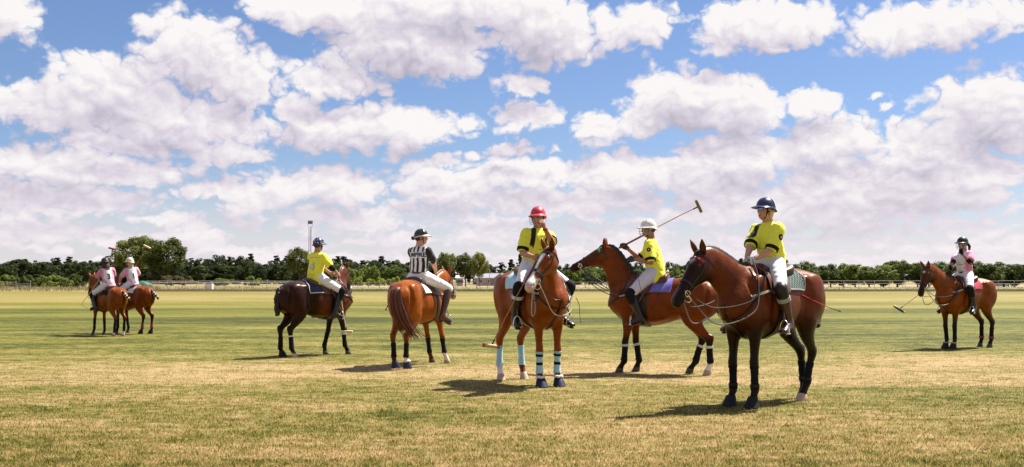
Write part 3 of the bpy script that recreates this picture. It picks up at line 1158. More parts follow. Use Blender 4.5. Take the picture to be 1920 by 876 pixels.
def shed(name, label, px0, px1, Y, eave, ridge, wall, roofm, gable_px=None):
    """Low building seen along its eaves, optional gable wing at its right end."""
    xa, xb = at(px0, 500, Y).x, at(px1, 500, Y).x
    he, hr = at(px0, eave, Y).z, at(px0, ridge, Y).z
    D = 6.0
    r = empty(name, ((xa + xb) / 2, Y, 0))
    tag(r, label, 'shed')
    L = xb - xa
    G().box((0, D / 2, he / 2), (L, D, he)).build('wall', wall, r, smooth=False)
    n = 9
    rf = G()
    o = .35
    rf.add([(-L / 2 - o, -o, he - .05), (L / 2 + o, -o, he - .05), (L / 2 + o, D / 2, hr), (-L / 2 - o, D / 2, hr), (-L / 2 - o, D + o, he - .05), (L / 2 + o, D + o, he - .05),
            (-L / 2 - o, -o, he + .08), (L / 2 + o, -o, he + .08), (L / 2 + o, D / 2, hr + .13), (-L / 2 - o, D / 2, hr + .13), (-L / 2 - o, D + o, he + .08), (L / 2 + o, D + o, he + .08)],
           [(0, 1, 2, 3), (3, 2, 5, 4), (6, 9, 8, 7), (9, 10, 11, 8), (0, 6, 7, 1), (4, 5, 11, 10), (0, 3, 9, 6), (3, 4, 10, 9), (1, 7, 8, 2), (2, 8, 11, 5)])
    ro = rf.build('roof', roofm, r, smooth=False)
    G().box((0, -o - .04, he + .01), (L + .7, .06, .16)).build('gutter', M_PRINT_WHITE, ro, smooth=False)
    dm = mat('dark_window_glass', (.03, .035, .04), .15)
    for i in range(3):
        w_ = G().box((-L / 2 + L * (i + .5) / 3, -.02, he * .55), (.9, .06, he * .42)).build('window', M_PRINT_WHITE, r, smooth=False)
        G().box((-L / 2 + L * (i + .5) / 3, -.055, he * .55), (.76, .02, he * .34)).build('pane', dm, w_, smooth=False)
    if gable_px:
        ga, gb, gt = gable_px
        xa2, xb2, zt = at(ga, 500, Y - 2).x - (xa + xb) / 2, at(gb, 500, Y - 2).x - (xa + xb) / 2, at(ga, gt, Y - 2).z
        xm, he2 = (xa2 + xb2) / 2, he * .92
        g = G()
        g.add([(xa2, -2, 0), (xb2, -2, 0), (xb2, -2, he2), (xm, -2, zt - .1), (xa2, -2, he2), (xa2, 2.4, 0), (xb2, 2.4, 0), (xb2, 2.4, he2), (xm, 2.4, zt - .1), (xa2, 2.4, he2)],
              [(0, 1, 2, 3, 4), (5, 9, 8, 7, 6), (0, 4, 9, 5), (1, 6, 7, 2), (2, 7, 8, 3), (3, 8, 9, 4), (0, 5, 6, 1)])
        g.build('gable_wall', mat('timber_gable', (.30, .24, .19), .8, bump=.5), r, smooth=False)
        g = G()
        for a_, b_ in ((xa2 - .35, xm), (xm, xb2 + .35)):
            za, zb = (he2 - .2, zt) if a_ < xm else (zt, he2 - .2)
            g.add([(a_, -2.35, za), (b_, -2.35, zb), (b_, 2.6, zb), (a_, 2.6, za), (a_, -2.35, za + .14), (b_, -2.35, zb + .14), (b_, 2.6, zb + .14), (a_, 2.6, za + .14)],
                  [(0, 3, 2, 1), (4, 5, 6, 7), (0, 1, 5, 4), (1, 2, 6, 5), (2, 3, 7, 6), (3, 0, 4, 7)])
        g.build('gable_roof', M_PRINT_WHITE, r, smooth=False)
        G().box((xm, -2.03, he2 * .42), (1.0, .05, he2 * .8)).build('door', M_PRINT_WHITE, r, smooth=False)


def pole_sign():
    Y = 262
    r = G().tube([(0, 0, 0), (0, 0, at(918, 510, Y).z)], .07, 6).build('lamp_post', M_RAIL_PALE)
    r.location = (at(918, 520, Y).x, Y, 0)
    tag(r, 'thin pale post standing in front of the grey shed roof', 'post')


def tent():
    Y = 205
    x = at(268, 530, Y).x
    r = empty('dome_tent', (x, Y, 0))
    tag(r, 'small dark green dome tent behind the far left riders', 'tent')
    m_ = mat('green_tent_fabric', (.030, .105, .060), .6)
    g = G()
    w, h = 1.9, at(268, 526.5, Y).z
    rings = []
    for k in range(9):
        ph = math.pi / 2 * k / 8
        rings.append([Vector((w * math.cos(ph) * math.cos(q) * (1 + .06 * math.cos(4 * q)), 1.4 * math.cos(ph) * math.sin(q), h * math.sin(ph) ** .9)) for q in (2 * math.pi * i / 20 for i in range(20))])
    g.loft(rings)
    f = g.build('flysheet', m_, r)
    for s_ in (-1, 1):
        G().tube([(s_ * w * math.cos(a) * .98, -1.42 * math.cos(a) * .4, h * math.sin(a) ** .9 + .02) for a in (math.pi / 2 * k / 8 for k in range(9))], .03, 5).build('pole_sleeve', M_BELL_BLACK, f)


def white_crate():
    Y = 175
    r = empty('white_crate', (at(392, 540, Y).x, Y, 0))
    tag(r, 'small white painted crate on the rough grass left of the braided tail horse', 'crate')
    for i in range(4):
        G().box((0, -.42 + .0 * i, .12 + .22 * i), (1.15, .04, .19)).build('board', M_PRINT_WHITE, r, smooth=False)
        G().box((0, .42, .12 + .22 * i), (1.15, .04, .19)).build('board', M_PRINT_WHITE, r, smooth=False)
    for s_ in (-1, 1):
        G().box((s_ * .56, 0, .45), (.05, .80, .86)).build('end_panel', M_PRINT_WHITE, r, smooth=False)
    G().box((0, 0, .90), (1.2, .9, .03)).build('lid', M_PRINT_WHITE, r, smooth=False)


gate()
goal_frames()
mast()
M_ROOF = mat('grey_sheet_roof', (.24, .23, .27), .6, var=.15, scale=.8)
M_WALL = mat('pale_shed_wall', (.42, .36, .30), .8, var=.1, scale=1)
shed('shed', 'long low shed with grey roof and white edged gable behind the park trees', 893, 941, 290, 521.5, 513.5, M_WALL, M_ROOF, (926, 949, 513.2))
shed('small_shed', 'small pale shed at the foot of the park trees right of the umpire', 856, 868, 285, 522, 517, M_WALL, mat('pale_roof', (.45, .38, .34), .7))
shed('cottage', 'pale cottage half hidden by the row of trees above the grazing grey horse', 1874, 1892, 262, 520, 514.5, M_PRINT_WHITE, mat('pale_tile_roof', (.42, .36, .34), .7))
pole_sign()
tent()
white_crate()

# ------------------------------------------------------------------ horses
BODY = np.array([  # x, top, bottom, half width
    (-0.85, 1.25, 1.03, .09), (-0.78, 1.36, .90, .185), (-0.66, 1.455, .85, .252), (-0.48, 1.50, .85, .272),
    (-0.28, 1.475, .86, .268), (-0.08, 1.435, .795, .285), (0.12, 1.43, .745, .290), (0.30, 1.47, .735, .268),
    (0.43, 1.50, .76, .235), (0.56, 1.41, .82, .215), (0.66, 1.31, .90, .185), (0.74, 1.20, .99, .11)])
# joints of the legs: x, side, z, radius across, radius in depth
FRONT = np.array([(.56, .105, 1.16, .085, .16), (.50, .125, 1.0, .082, .135), (.465, .138, .89, .070, .105), (.475, .134, .74, .052, .074), (.487, .130, .56, .039, .049),
                  (.497, .130, .475, .043, .050), (.490, .129, .41, .031, .039), (.488, .127, .30, .026, .034),
                  (.488, .126, .19, .036, .042), (.512, .126, .125, .030, .034), (.537, .126, .072, .044, .049)])
HIND = np.array([(-.56, .115, 1.24, .125, .20), (-.55, .140, 1.05, .118, .195), (-.50, .158, .88, .092, .150), (-.565, .152, .74, .064, .098),
                 (-.665, .145, .62, .044, .062), (-.725, .140, .545, .043, .060), (-.715, .138, .46, .034, .044), (-.700, .136, .33, .028, .037),
                 (-.690, .135, .19, .036, .043), (-.663, .135, .125, .031, .035), (-.638, .135, .072, .044, .049)])
HEADST = [  # along the head, half depth, half width, forehead height above the axis
    (-.04, .058, .053, .052), (.06, .106, .080, .070), (.17, .144, .096, .076), (.30, .130, .093, .073), (.44, .103, .075, .064),
    (.60, .078, .060, .052), (.76, .066, .054, .046), (.90, .064, .059, .045), (.98, .050, .049, .032)]
HEADLEN = 0.635


def leg_points(which, off):
    dx, dy, dz, flex = (list(off) + [0, 0, 0, 0])[:4]
    base = (FRONT if which[0] == 'F' else HIND).copy()
    s = 1 if which[1] == 'L' else -1
    base[:, 1] *= s
    ztop = .95
    w = np.clip((ztop - base[:, 2]) / (ztop - .07), 0, 1)
    base[:, 0] += dx * w
    base[:, 1] += dy * w
    base[:, 2] += dz * np.clip((.85 - base[:, 2]) / .7, 0, 1)
    kz = .475 if which[0] == 'F' else .545
    base[:, 0] += flex * np.exp(-((base[:, 2] - kz) / .16) ** 2)
    return base


class Horse:
    def __init__(self, px, Y, head_deg, s, label, coat, poll=(1.02, 0, 1.83), muzzle=(0.82, 0, -0.57), legs=None,
                 h=.014, ear=0.0, name='horse', group=None, pz=0.0, neck_low=0.0):
        self.s = s
        g = at(px, 600, Y)
        self.root = empty(name, (g.x, Y, pz), math.radians(head_deg), s)
        tag(self.root, label, 'horse', group)
        bpy.context.view_layer.update()
        self.M = Matrix.Translation((g.x, Y, pz)) @ Matrix.Rotation(math.radians(head_deg), 4, 'Z') @ Matrix.Scale(s, 4)
        self.Mi = self.M.inverted()
        legs = legs or {}
        self.legs = {k: leg_points(k, legs.get(k, ())) for k in ('FL', 'FR', 'HL', 'HR')}
        # head: in the animal's own metres, or measured as (px, py, distance) from the picture
        P = self.P = Vector(poll) if poll[2] < 2.5 else self.loc(*poll)
        d = self.Hd = (Vector(muzzle) if abs(muzzle[2]) < 2.5 else self.loc(*muzzle) - P).normalized()
        # plane of the head: forehead normal
        up = Vector((0, 0, 1))
        self.Hs = up.cross(d)
        if self.Hs.length < .2:
            self.Hs = Vector((0, 1, 0))
        self.Hs.normalize()
        self.Hu = d.cross(self.Hs)
        lo = np.minimum([-1.0, -.5, -.02], np.array(P + d * .75) - .22)
        hi = np.maximum([.95, .5, 1.7], np.maximum(np.array(P) + .2, np.array(P + d * .7) + .2))
        F = Field(lo, hi, h)
        B = catmull(BODY, 3)
        rows = np.c_[B[:, 0], 0 * B[:, 0], (B[:, 1] + B[:, 2]) / 2, B[:, 3] * .93, (B[:, 1] - B[:, 2]) / 2]
        F.chain(rows, k=0, sub=1, kin=.02)
        for s_ in (1, -1):                                         # masses of muscle
            F.ell((-.60, s_ * .155, 1.20), (.20, .125, .24), .06)
            F.ell((-.70, s_ * .12, 1.06), (.13, .10, .21), .05)
            F.ell((.50, s_ * .15, 1.12), (.15, .085, .24), .05)
            F.ell((.655, s_ * .085, 1.07), (.085, .085, .11), .04)
            F.ell((-.42, s_ * .195, 1.375), (.060, .040, .045), .05)               # point of hip
            F.ell((-.47, s_ * .185, .95), (.10, .075, .13), .04)                   # stifle
            F.ell((.42, s_ * .185, 1.22), (.10, .060, .20), .04)                   # shoulder blade
            F.ell((.08, s_ * .19, 1.02), (.26, .085, .20), .06)                    # ribs
            F.ell((.40, s_ * .205, 1.02), (.075, .050, .12), .03)                  # back of the upper arm
            F.ell((-.60, s_ * .205, 1.30), (.13, .045, .11), .04)                  # croup muscle
        for s_ in (1, -1):                                         # hollows between them
            F.ell((-.335, s_ * .280, 1.16), (.085, .055, .16), .06, None, True)
            F.ell((.275, s_ * .280, 1.04), (.032, .052, .19), .05, None, True)
            F.ell((-.755, s_ * .210, 1.04), (.026, .055, .21), .05, None, True)
            F.ell((.575, s_ * .180, 1.30), (.030, .055, .15), .05, None, True)
        F.ell((-.90, 0, 1.08), (.085, .022, .22), .05, None, True)
        F.ell((.74, 0, 1.06), (.06, .018, .11), .04, None, True)
        F.ell((.40, 0, 1.47), (.16, .045, .05), .05)               # withers
        for k in self.legs:
            L = self.legs[k]
            F.chain(L, k=.05, kin=.014)
            sg = 1 if k[1] == 'L' else -1
            if k[0] == 'H':
                a = L[5]
                F.ell((a[0] - .043, a[1], a[2] + .035), (.026, .024, .035), .03)
                F.ell((L[2][0] + .03, L[2][1], L[2][2] + .04), (.085, .07, .10), .05)
            else:
                a = L[3]
                F.ell((a[0] + .02, a[1] + sg * .012, a[2] + .07), (.05, .04, .10), .04)
            a = L[8]
            F.ell((a[0] - .034, a[1], a[2] - .012), (.022, .024, .03), .02)
        # neck
        b0, b1 = Vector((.40, 0, 1.20)), Vector((.56, P.y * .06, 1.27 - neck_low * .04))
        mid = b1.lerp(P, .52)
        side_n = Vector((0, 0, 1)).cross((P - b1)).normalized() if (P - b1).xy.length > .1 else Vector((0, 1, 0))
        upn = (P - b1).normalized().cross(side_n)
        mid += upn * .015
        c3 = b1.lerp(P, .80) + upn * .012
        F.chain([(*b0, .14, .27), (*b1, .118, .24), (*mid, .078, .175), (*c3, .066, .135), (*(P - d * .0 - self.Hu * .02), .060, .10)],
                k=.045, side=side_n, sub=4, kin=.03)
        self.neck = (b1, mid, c3, P, upn, side_n)
        # throat joining the jowl
        thr = P + d * .12 - self.Hu * .07
        F.chain([(*mid.lerp(c3, .5), .075, .13), (*thr, .062, .085)], k=.05, side=side_n, sub=2)
        rows = []
        for t, hd, hw, top in HEADST:
            c = P + d * (t * HEADLEN) + self.Hu * (top - hd)
            rows.append((*c, hw, hd))
        F.chain(rows, k=.035, side=self.Hs, sub=3, kin=.012)
        R = Matrix((d, self.Hs, self.Hu)).transposed()
        self.HR = R

        def hp(t, sd, u):
            return P + d * (t * HEADLEN) + self.Hs * sd + self.Hu * u
        self.hp = hp
        for s_ in (1, -1):
            F.ell(hp(.20, s_ * .062, -.085), (.085, .030, .085), .02, R)          # cheek
            F.ell(hp(.235, s_ * .068, .040), (.045, .026, .028), .015, R)          # brow
            F.ell(hp(.48, s_ * .045, .0), (.13, .014, .016), .015, R)              # facial crest
            F.ell(hp(.90, s_ * .040, -.004), (.040, .022, .030), .012, R)          # nostril rim
            F.ell(hp(.925, s_ * .056, -.004), (.022, .014, .013), .006, R, sub=True)
            F.ell(hp(.245, s_ * .090, .022), (.020, .014, .014), .006, R, sub=True)
            F.ell(hp(.80, s_ * .052, -.058), (.09, .012, .006), .006, R, sub=True)  # mouth line
        F.ell(hp(.95, 0, -.062), (.055, .036, .026), .02, R)                        # lower lip
        self.earparts = []
        V, Q = F.mesh(smooth=10)
        V, Q = self._ears(V, Q, ear)
        C = coat(self, V)
        me = quad_mesh('body', V, Q)
        set_color(me, 'coat', C)
        me.materials.append(COAT)
        self.body = link('body', me, self.root)
        nb = len(V)
        self.bvh = BVHTree.FromPolygons([Vector(p) for p in V.astype(float)], [tuple(map(int, q)) for q in Q])
        for s_ in (1, -1):
            e = G().ball((0, 0, 0), (.021, .014, .017), seg=14, rings=10).build('eye', M_EYE, self.root)
            e.matrix_local = Matrix.Translation(hp(.245, s_ * .083, .024)) @ R.to_4x4()
        self.hoofs = {}

    def _ears(self, V, Q, tilt):
        """Two cupped, pointed ears joined to the head mesh."""
        vs, qs = [V], [Q]
        n0 = len(V)
        for s_ in (1, -1):
            base = self.hp(-.005, s_ * .050, .035)
            ax = (self.Hu * .80 - self.Hd * (.45 + tilt) + self.Hs * s_ * .22).normalized()
            front = (self.Hd * .7 + self.Hu * .45 + self.Hs * s_ * .5)
            front = (front - ax * front.dot(ax)).normalized()
            sd = ax.cross(front)
            rings = []
            prof = [(-.03, .022), (0, .030), (.035, .038), (.075, .038), (.115, .026), (.150, .010), (.165, .002)]
            n = 12
            for z, r in prof:
                ring = []
                for i in range(n):                      # outer shell then inner shell, open towards the front
                    if i < 7:
                        q = math.pi * (0.18 + 1.64 * i / 6)
                        rr = r
                    else:
                        q = math.pi * (0.18 + 1.64 * (11 - i) / 4 * .86 + .115)
                        rr = max(r - .007, r * .55)
                    ring.append(base + ax * z + front * (math.cos(q) * rr * .8) + sd * (math.sin(q) * rr))
                rings.append(ring)
            pts = np.array([tuple(p) for r in rings for p in r], np.float32)
            f = []
            for i in range(len(rings) - 1):
                for j in range(n):
                    f.append((i * n + j, i * n + (j + 1) % n, (i + 1) * n + (j + 1) % n, (i + 1) * n + j))
            vs.append(pts)
            qs.append(np.array(f) + n0)
            self.earparts.append((n0, n0 + len(pts)))
            n0 += len(pts)
        return np.vstack(vs), np.vstack(qs)

    # ---- coordinates of the head for coat markings
    def head_uvw(self, V):
        X = V - np.array(self.P)
        return X @ np.array(self.Hd) / HEADLEN, X @ np.array(self.Hs), X @ np.array(self.Hu)

    def loc(self, px, py, Y):
        """Photograph pixel at distance Y in this horse's own coordinates."""
        return self.Mi @ at(px, py, Y)

    # ---- surface helpers
    def near(self, p):
        r = self.bvh.find_nearest(Vector(p))
        return r[0], r[1]

    def ring(self, c, a, b, R=.6, n=28, arc=(0, 360)):
        """Surface points where rays from a circle towards c meet the animal."""
        out = []
        full = arc == (0, 360)
        for i in range(n if full else n + 1):
            q = math.radians(arc[0] + (arc[1] - arc[0]) * i / n)
            dr = Vector(a) * math.cos(q) + Vector(b) * math.sin(q)
            h = self.bvh.ray_cast(Vector(c) + dr * R, -dr)
            if h[0] is not None:
                out.append((h[0], dr))
        return out, full

    def strap(self, g, pts, w, th=.004, off=.003, closed=False, mi=0):
        """Flat strap lying on the animal along (point, normal) pairs."""
        m = len(pts)
        rings = []
        for i, (p, nn) in enumerate(pts):
            a = pts[(i - 1) % m if closed else max(i - 1, 0)][0]
            b = pts[(i + 1) % m if closed else min(i + 1, m - 1)][0]
            t = (b - a).normalized()
            nn = (nn - t * nn.dot(t)).normalized()
            s = t.cross(nn)
            p = p + nn * off
            rings.append([p - s * w / 2, p + s * w / 2, p + s * w / 2 + nn * th, p - s * w / 2 + nn * th])
        g.loft(rings, not closed, closed, mi)
        return g

    def path(self, pts, n=10):
        """Points on the surface nearest to a smooth curve, with normals."""
        out = []
        for p in catmull([tuple(q) for q in pts], n):
            out.append(self.near(p))
        return out

    # ---- parts
    def hoof(self, mats):
        for k, m_ in zip(('FL', 'FR', 'HL', 'HR'), mats):
            a = self.legs[k][-1]
            zb = a[2] - .072
            g = G()
            rings = []
            for z, r, dx in ((.082, .040, -.002), (.070, .050, 0), (.035, .057, .012), (.004, .063, .024), (0.0, .060, .024)):
                rings.append([Vector((a[0] + dx + r * 1.06 * math.cos(q), a[1] + r * .95 * math.sin(q), zb + z + (.012 * math.cos(q) if z > .06 else 0)))
                              for q in (2 * math.pi * i / 18 for i in range(18))])
            g.loft(rings)
            self.hoofs[k] = g.build('hoof', m_, self.root)

    def leg_tube(self, k, z0, z1, grow, n=14, wob=0.0):
        L = catmull(self.legs[k], 4 if abs(z0 - z1) > .08 else 20)
        sel = L[(L[:, 2] <= max(z0, z1)) & (L[:, 2] >= min(z0, z1))]
        g = G()
        pts = [Vector(r[:3]) for r in sel]
        g.tube(pts, [r[4] + grow + wob * math.sin(i * 2.4) for i, r in enumerate(sel)], n, [r[3] + grow + wob * math.sin(i * 2.4) for i, r in enumerate(sel)], side=(0, 1, 0))
        return g

    def wraps(self, m_, which=('FL', 'FR', 'HL', 'HR'), z0=.43, z1=.20, grow=.012, top=None, name='leg_wrap', bands=None):
        for k in which:
            o = self.leg_tube(k, z0, z1, grow, wob=.0025).build(name, m_, self.root)
            if top:
                self.leg_tube(k, z0 + .012, z0 - .030, grow + .004).build('fastening_band', top, o)
            for zz, mb in (bands or ()):
                self.leg_tube(k, zz + .019, zz - .019, grow + .005).build('strap', mb, o)

    def bell(self, which, m_, fluff=None):
        for k in which:
            a = self.legs[k][-1]
            zb = a[2] - .072
            g = G()
            rings = []
            for z, r, dx in ((.125, .045, -.016), (.118, .052, -.012), (.06, .070, .006), (.012, .086, .022), (.012, .080, .022), (.11, .044, -.012)):
                rings.append([Vector((a[0] + dx + r * 1.05 * math.cos(q), a[1] + r * math.sin(q), zb + z)) for q in (2 * math.pi * i / 18 for i in range(18))])
            g.loft(rings, caps=False)
            o = g.build('bell_boot', m_, self.root)
            if fluff:
                c = [Vector((a[0] - .014 + .050 * math.cos(q), a[1] + .048 * math.sin(q), zb + .132 + .006 * math.sin(5 * q))) for q in (2 * math.pi * i / 16 for i in range(16))]
                G().tube(c, .017, 8, closed=True, caps=False).build('fleece_collar', fluff, o)

    def mane(self, m_, hgt=.035):
        b1, mid, c3, P, upn, sn = self.neck
        g = G()
        line = catmull([tuple(Vector((.40, 0, 1.42))), tuple(b1 + upn * .26), tuple(mid + upn * .18), tuple(c3 + upn * .13), tuple(P + self.Hu * .05)], 6)
        rings = []
        for i, p in enumerate(line):
            p = Vector(p) + Vector((0, 0, .12))
            h_ = self.bvh.ray_cast(p, Vector((0, 0, -1)))
            q = h_[0] if h_[0] is not None and abs(h_[0].z - p.z) < .35 else self.near(p)[0]
            up = upn if i > 3 else Vector((0, 0, 1))
            hh = hgt * min(1, .2 + i / 6) * (1 + .16 * math.sin(i * 3.1))
            rings.append([q - up * .012 - sn * .020, q + up * hh * .7 - sn * .013, q + up * hh, q + up * hh * .7 + sn * .013, q - up * .012 + sn * .020])
        g.loft(rings)
        # a short forelock between the ears
        g.tube([self.hp(-.03, 0, .065), self.hp(.05, .004, .088), self.hp(.16, -.006, .080)], [.016, .018, .004], 8)
        return g.build('mane', m_, self.root)

    def tail(self, kind, m_, tape=None):
        g = G()
        base = Vector((-.835, 0, 1.335))
        if kind == 'long':
            pts = [base + Vector(p) for p in ((.05, 0, .02), (-.04, 0, -.01), (-.085, -.01, -.12), (-.10, -.05, -.30), (-.085, -.11, -.48), (-.03, -.19, -.64), (.02, -.27, -.76), (.03, -.33, -.86))]
            S = catmull([tuple(p) for p in pts], 5)
            rng = np.random.default_rng(3)
            g.tube([Vector(p) for p in S[:26]], [.050 * (1 - .6 * i / 26) for i in range(26)], 8, [.062 * (1 + .3 * math.sin(math.pi * i / 26) - .5 * i / 26) for i in range(26)], side=(0, 1, 0))
            for j in range(95):                        # strands of hair
                o = rng.normal(0, 1, 2)
                ln = int(len(S) * rng.uniform(.72, 1.0))
                line = []
                for i in range(0, ln):
                    sp = .026 + .060 * (i / len(S)) ** .8
                    if i > len(S) * .85:
                        sp *= 1.15
                    line.append(Vector(S[i]) + Vector((o[0] * sp * .45, o[1] * sp, .012 * math.sin(i * .6 + j))))
                n = len(line)
                g.tube(line, [.014 * (1 - .85 * (i / n) ** 2) for i in range(n)], 4)
            return g.build('tail', m_, self.root)
        if kind == 'braid':
            pts = [base + Vector(p) for p in ((.04, 0, .02), (-.06, 0, -.02), (-.10, 0, -.13), (-.115, .0, -.28), (-.10, 0, -.42), (-.08, .01, -.50), (-.065, .0, -.40))]
            S = catmull([tuple(p) for p in pts], 7)
            for ph in (0, 2 * math.pi / 3, 4 * math.pi / 3):
                line = [Vector(p) + Vector((.016 * math.cos(i * .62 + ph), .044 * math.sin(i * .62 + ph), 0)) for i, p in enumerate(S)]
                g.tube(line, [.040 * (1 - .4 * i / len(S)) * (.72 + .28 * math.cos(i * 1.25 + ph)) for i in range(len(S))], 8)
            o = g.build('tail', m_, self.root)
        else:                                           # short wrapped tail
            if kind == 'stub':
                pts = [base + Vector(p) for p in ((.05, 0, .01), (-.05, 0, -.005), (-.10, 0, -.10), (-.115, -.01, -.22), (-.11, -.02, -.32))]
            else:                                       # carried out to one side
                pts = [base + Vector(p) for p in ((.05, 0, .01), (-.06, 0, .00), (-.12, -.03, -.08), (-.15, -.10, -.16), (-.16, -.17, -.25))]
            S = catmull([tuple(p) for p in pts], 5)
            g.tube([Vector(p) for p in S], [.046 * (1 - .35 * i / len(S)) * (1 + .06 * math.sin(i * 2.1)) for i in range(len(S))], 10)
            o = g.build('tail', m_, self.root)
        if tape:
            for f in (.45, .63, .81):
                i = int(f * (len(S) - 2))
                G().tube([Vector(S[i]), Vector(S[i + 1])], .052 if kind == 'braid' else .046, 12).build('tail_tape', tape, o)
        return o

    # ---- tack
    def patch(self, x0, x1, a0, a1, off, th, nx=16, na=18, shape=None, cz=1.12):
        """Cloth or leather lying over the back: x range, angle range from the spine (degrees, both flanks)."""
        rows_o, rows_i = [], []
        for i in range(nx + 1):
            ro, ri = [], []
            for j in range(na + 1):
                u, v = i / nx, a0 + (a1 - a0) * j / na
                x = x0 + (x1 - x0) * u
                if shape:
                    x, v = shape(u, v, x)
                q = math.radians(v)
                dr = Vector((0, math.sin(q), math.cos(q)))
                h = self.bvh.ray_cast(Vector((x, 0, cz)) + dr * 1.2, -dr)
                if h[0] is None:
                    p = Vector((x, 0, cz)) + dr * .3
                else:
                    p = h[0]
                    e = max(abs(2 * u - 1), abs(2 * j / na - 1))
                    p = p + dr * .001 * math.sin(9 * u + v * .2)
                ri.append(p + dr * off)
                ro.append(p + dr * (off + th))
            rows_o.append(ro)
            rows_i.append(ri)
        g = G()
        # closed shell: go round each x row outer then back inner
        g.loft([ro + list(reversed(ri)) for ro, ri in zip(rows_o, rows_i)])
        return g

    def saddlery(self, pad, pad_edge=None, leather=None, pad_name='saddle_pad', stirrup_at=None, pad_back=-.36, seat_mat=None, dx=0.0):
        leather = leather or M_LEATHER
        pad_back += dx
        pad_front = .27 + dx * .6
        def rounded(u, v, x):
            if abs(v) > 42:
                c = (abs(v) - 42) / 22
                x = x + (1 - u) * .05 * c * c - u * .02 * c
            return x, v
        pd = self.patch(pad_back, pad_front, -60, 60, .006, .016, shape=rounded).build('saddle_pad', pad, self.root)
        if pad_edge:
            g = G()
            for sg in (1, -1):
                edge = []
                for i in range(29):
                    if i <= 14:
                        u, v = .02, sg * 60 * i / 14
                    else:
                        u, v = .02 + .96 * (i - 14) / 14, sg * 60
                    x, v = rounded(u, v, pad_back + (pad_front - pad_back) * u)
                    q = math.radians(v)
                    dr = Vector((0, math.sin(q), math.cos(q)))
                    h = self.bvh.ray_cast(Vector((x, 0, 1.12)) + dr * 1.2, -dr)
                    if h[0]:
                        edge.append(h[0] + dr * .017)
                g.tube(edge, .011, 6)
            g.build('binding', pad_edge, pd)
        sd = G()
        # seat: pommel, dip, cantle
        prof = [(-.27, 1.545, .14), (-.25, 1.565, .165), (-.20, 1.545, .175), (-.10, 1.512, .165), (.02, 1.505, .14), (.12, 1.525, .115), (.19, 1.560, .09), (.215, 1.545, .07)]
        rings = []
        for x, z, w in catmull(prof, 3):
            x += dx
            zb = self.bvh.ray_cast(Vector((x, 0, 1.9)), Vector((0, 0, -1)))[0].z + .018
            ring = [Vector((x, w * math.cos(q), zb + (z - zb) * (math.sin(q) ** .75))) for q in (math.pi * k / 12 for k in range(13))]
            ring += [Vector((x, -w * .95, zb - .045)), Vector((x, 0, zb)), Vector((x, w * .95, zb - .045))]
            rings.append(ring)
        sd.loft(rings)
        s = sd.build('saddle', seat_mat or leather, self.root)
        for sg in (1, -1):
            def flapshape(u, v, x, sg=sg):
                f = (abs(v) - 18) / 50
                return .13 + dx + (u - .5) * (.32 + .08 * math.sin(math.pi * min(1, f))) * 1.0 + .05 * f, v
            self.patch(0, 1, 18 * sg, 68 * sg, .024, .010, shape=flapshape).build('saddle_flap', leather, s)
        g = G()
        pts, full = self.ring((.20, 0, 1.10), (0, 1, 0), (0, 0, 1), n=36)
        self.strap(g, pts, .075, .008, .006, closed=True)
        g.build('girth', M_LEATHER_DK, s)
        self.saddle = s
        return s

    def stirrup(self, foot, sg, top=(.14, .285, 1.36)):
        """Stirrup leather and iron hanging round a foot (ball of the foot in local coordinates)."""
        f = Vector(foot)
        t = Vector((top[0], sg * top[1], top[2]))
        a = f + Vector((-.01, 0, .115))
        g = G()
        d = (a - t).normalized()
        sv = Vector((1, 0, 0)) - d * d.x
        sv.normalize()
        nv = d.cross(sv)
        g.loft([[p - sv * .013 - nv * .003, p + sv * .013 - nv * .003, p + sv * .013 + nv * .003, p - sv * .013 + nv * .003] for p in (t, t.lerp(a, .5), a)])
        g.build('stirrup_leather', M_LEATHER, self.saddle)
        g = G()
        arch = [f + Vector((-.01, .058 * math.cos(q), -.018 + (.135 * math.sin(q) ** .8))) for q in (math.pi * i / 14 for i in range(15))]
        g.tube(arch, .0075, 8)
        g.box(f + Vector((-.01, 0, -.022)), (.05, .125, .014))
        g.build('stirrup_iron', M_STEEL, self.saddle)

    def bridle(self, leather=None, brow=None, nose=None, wide_nose=.028, hand=None, brow_dots=None, rope_rein=None, slack=.10, breast=True, draw=True):
        leather = leather or M_LEATHER_DK
        br = empty('bridle', parent=self.root)
        hp, Hs, Hu, Hd = self.hp, self.Hs, self.Hu, self.Hd
        A, Bv = tuple(Hs), tuple(Hu)

        def ring(t, up, n=26, arc=(0, 360), tilt=0.0, c0=-.02):
            b_ = (Hu + Hd * tilt).normalized()
            pts, full = self.ring(hp(t, 0, c0), A, tuple(b_), R=.24, n=n, arc=arc)
            return pts, full
        g = G()
        pts, full = ring(.60, 0)
        self.strap(g, pts, wide_nose, .005, .003, closed=True)
        g.build('noseband', nose or leather, br)
        g = G()
        pts, _ = ring(.145, 0, 12, (5, 175), c0=-.01)
        self.strap(g, pts, .030, .006, .005)
        bo = g.build('browband', brow or leather, br)
        if brow_dots:
            for (p, n) in pts[3:-3:2]:
                G().ball(p + n * .011, (.010, .010, .008), seg=8, rings=6).build('browband_stud', brow_dots, bo)
        g = G()
        pts, _ = ring(.055, 0, 22, (-70, 250), tilt=-.1, c0=-.05)
        self.strap(g, pts, .022, .005, .003)
        g.build('headpiece', leather, br)
        g = G()
        bits = {}
        for sg in (1, -1):
            self.strap(g, self.path([hp(.10, sg * .12, .0), hp(.30, sg * .12, -.035), hp(.50, sg * .1, -.03), hp(.735, sg * .1, -.05)], 6), .016, .004, .004)
        g.build('cheekpiece', leather, br)
        g = G()
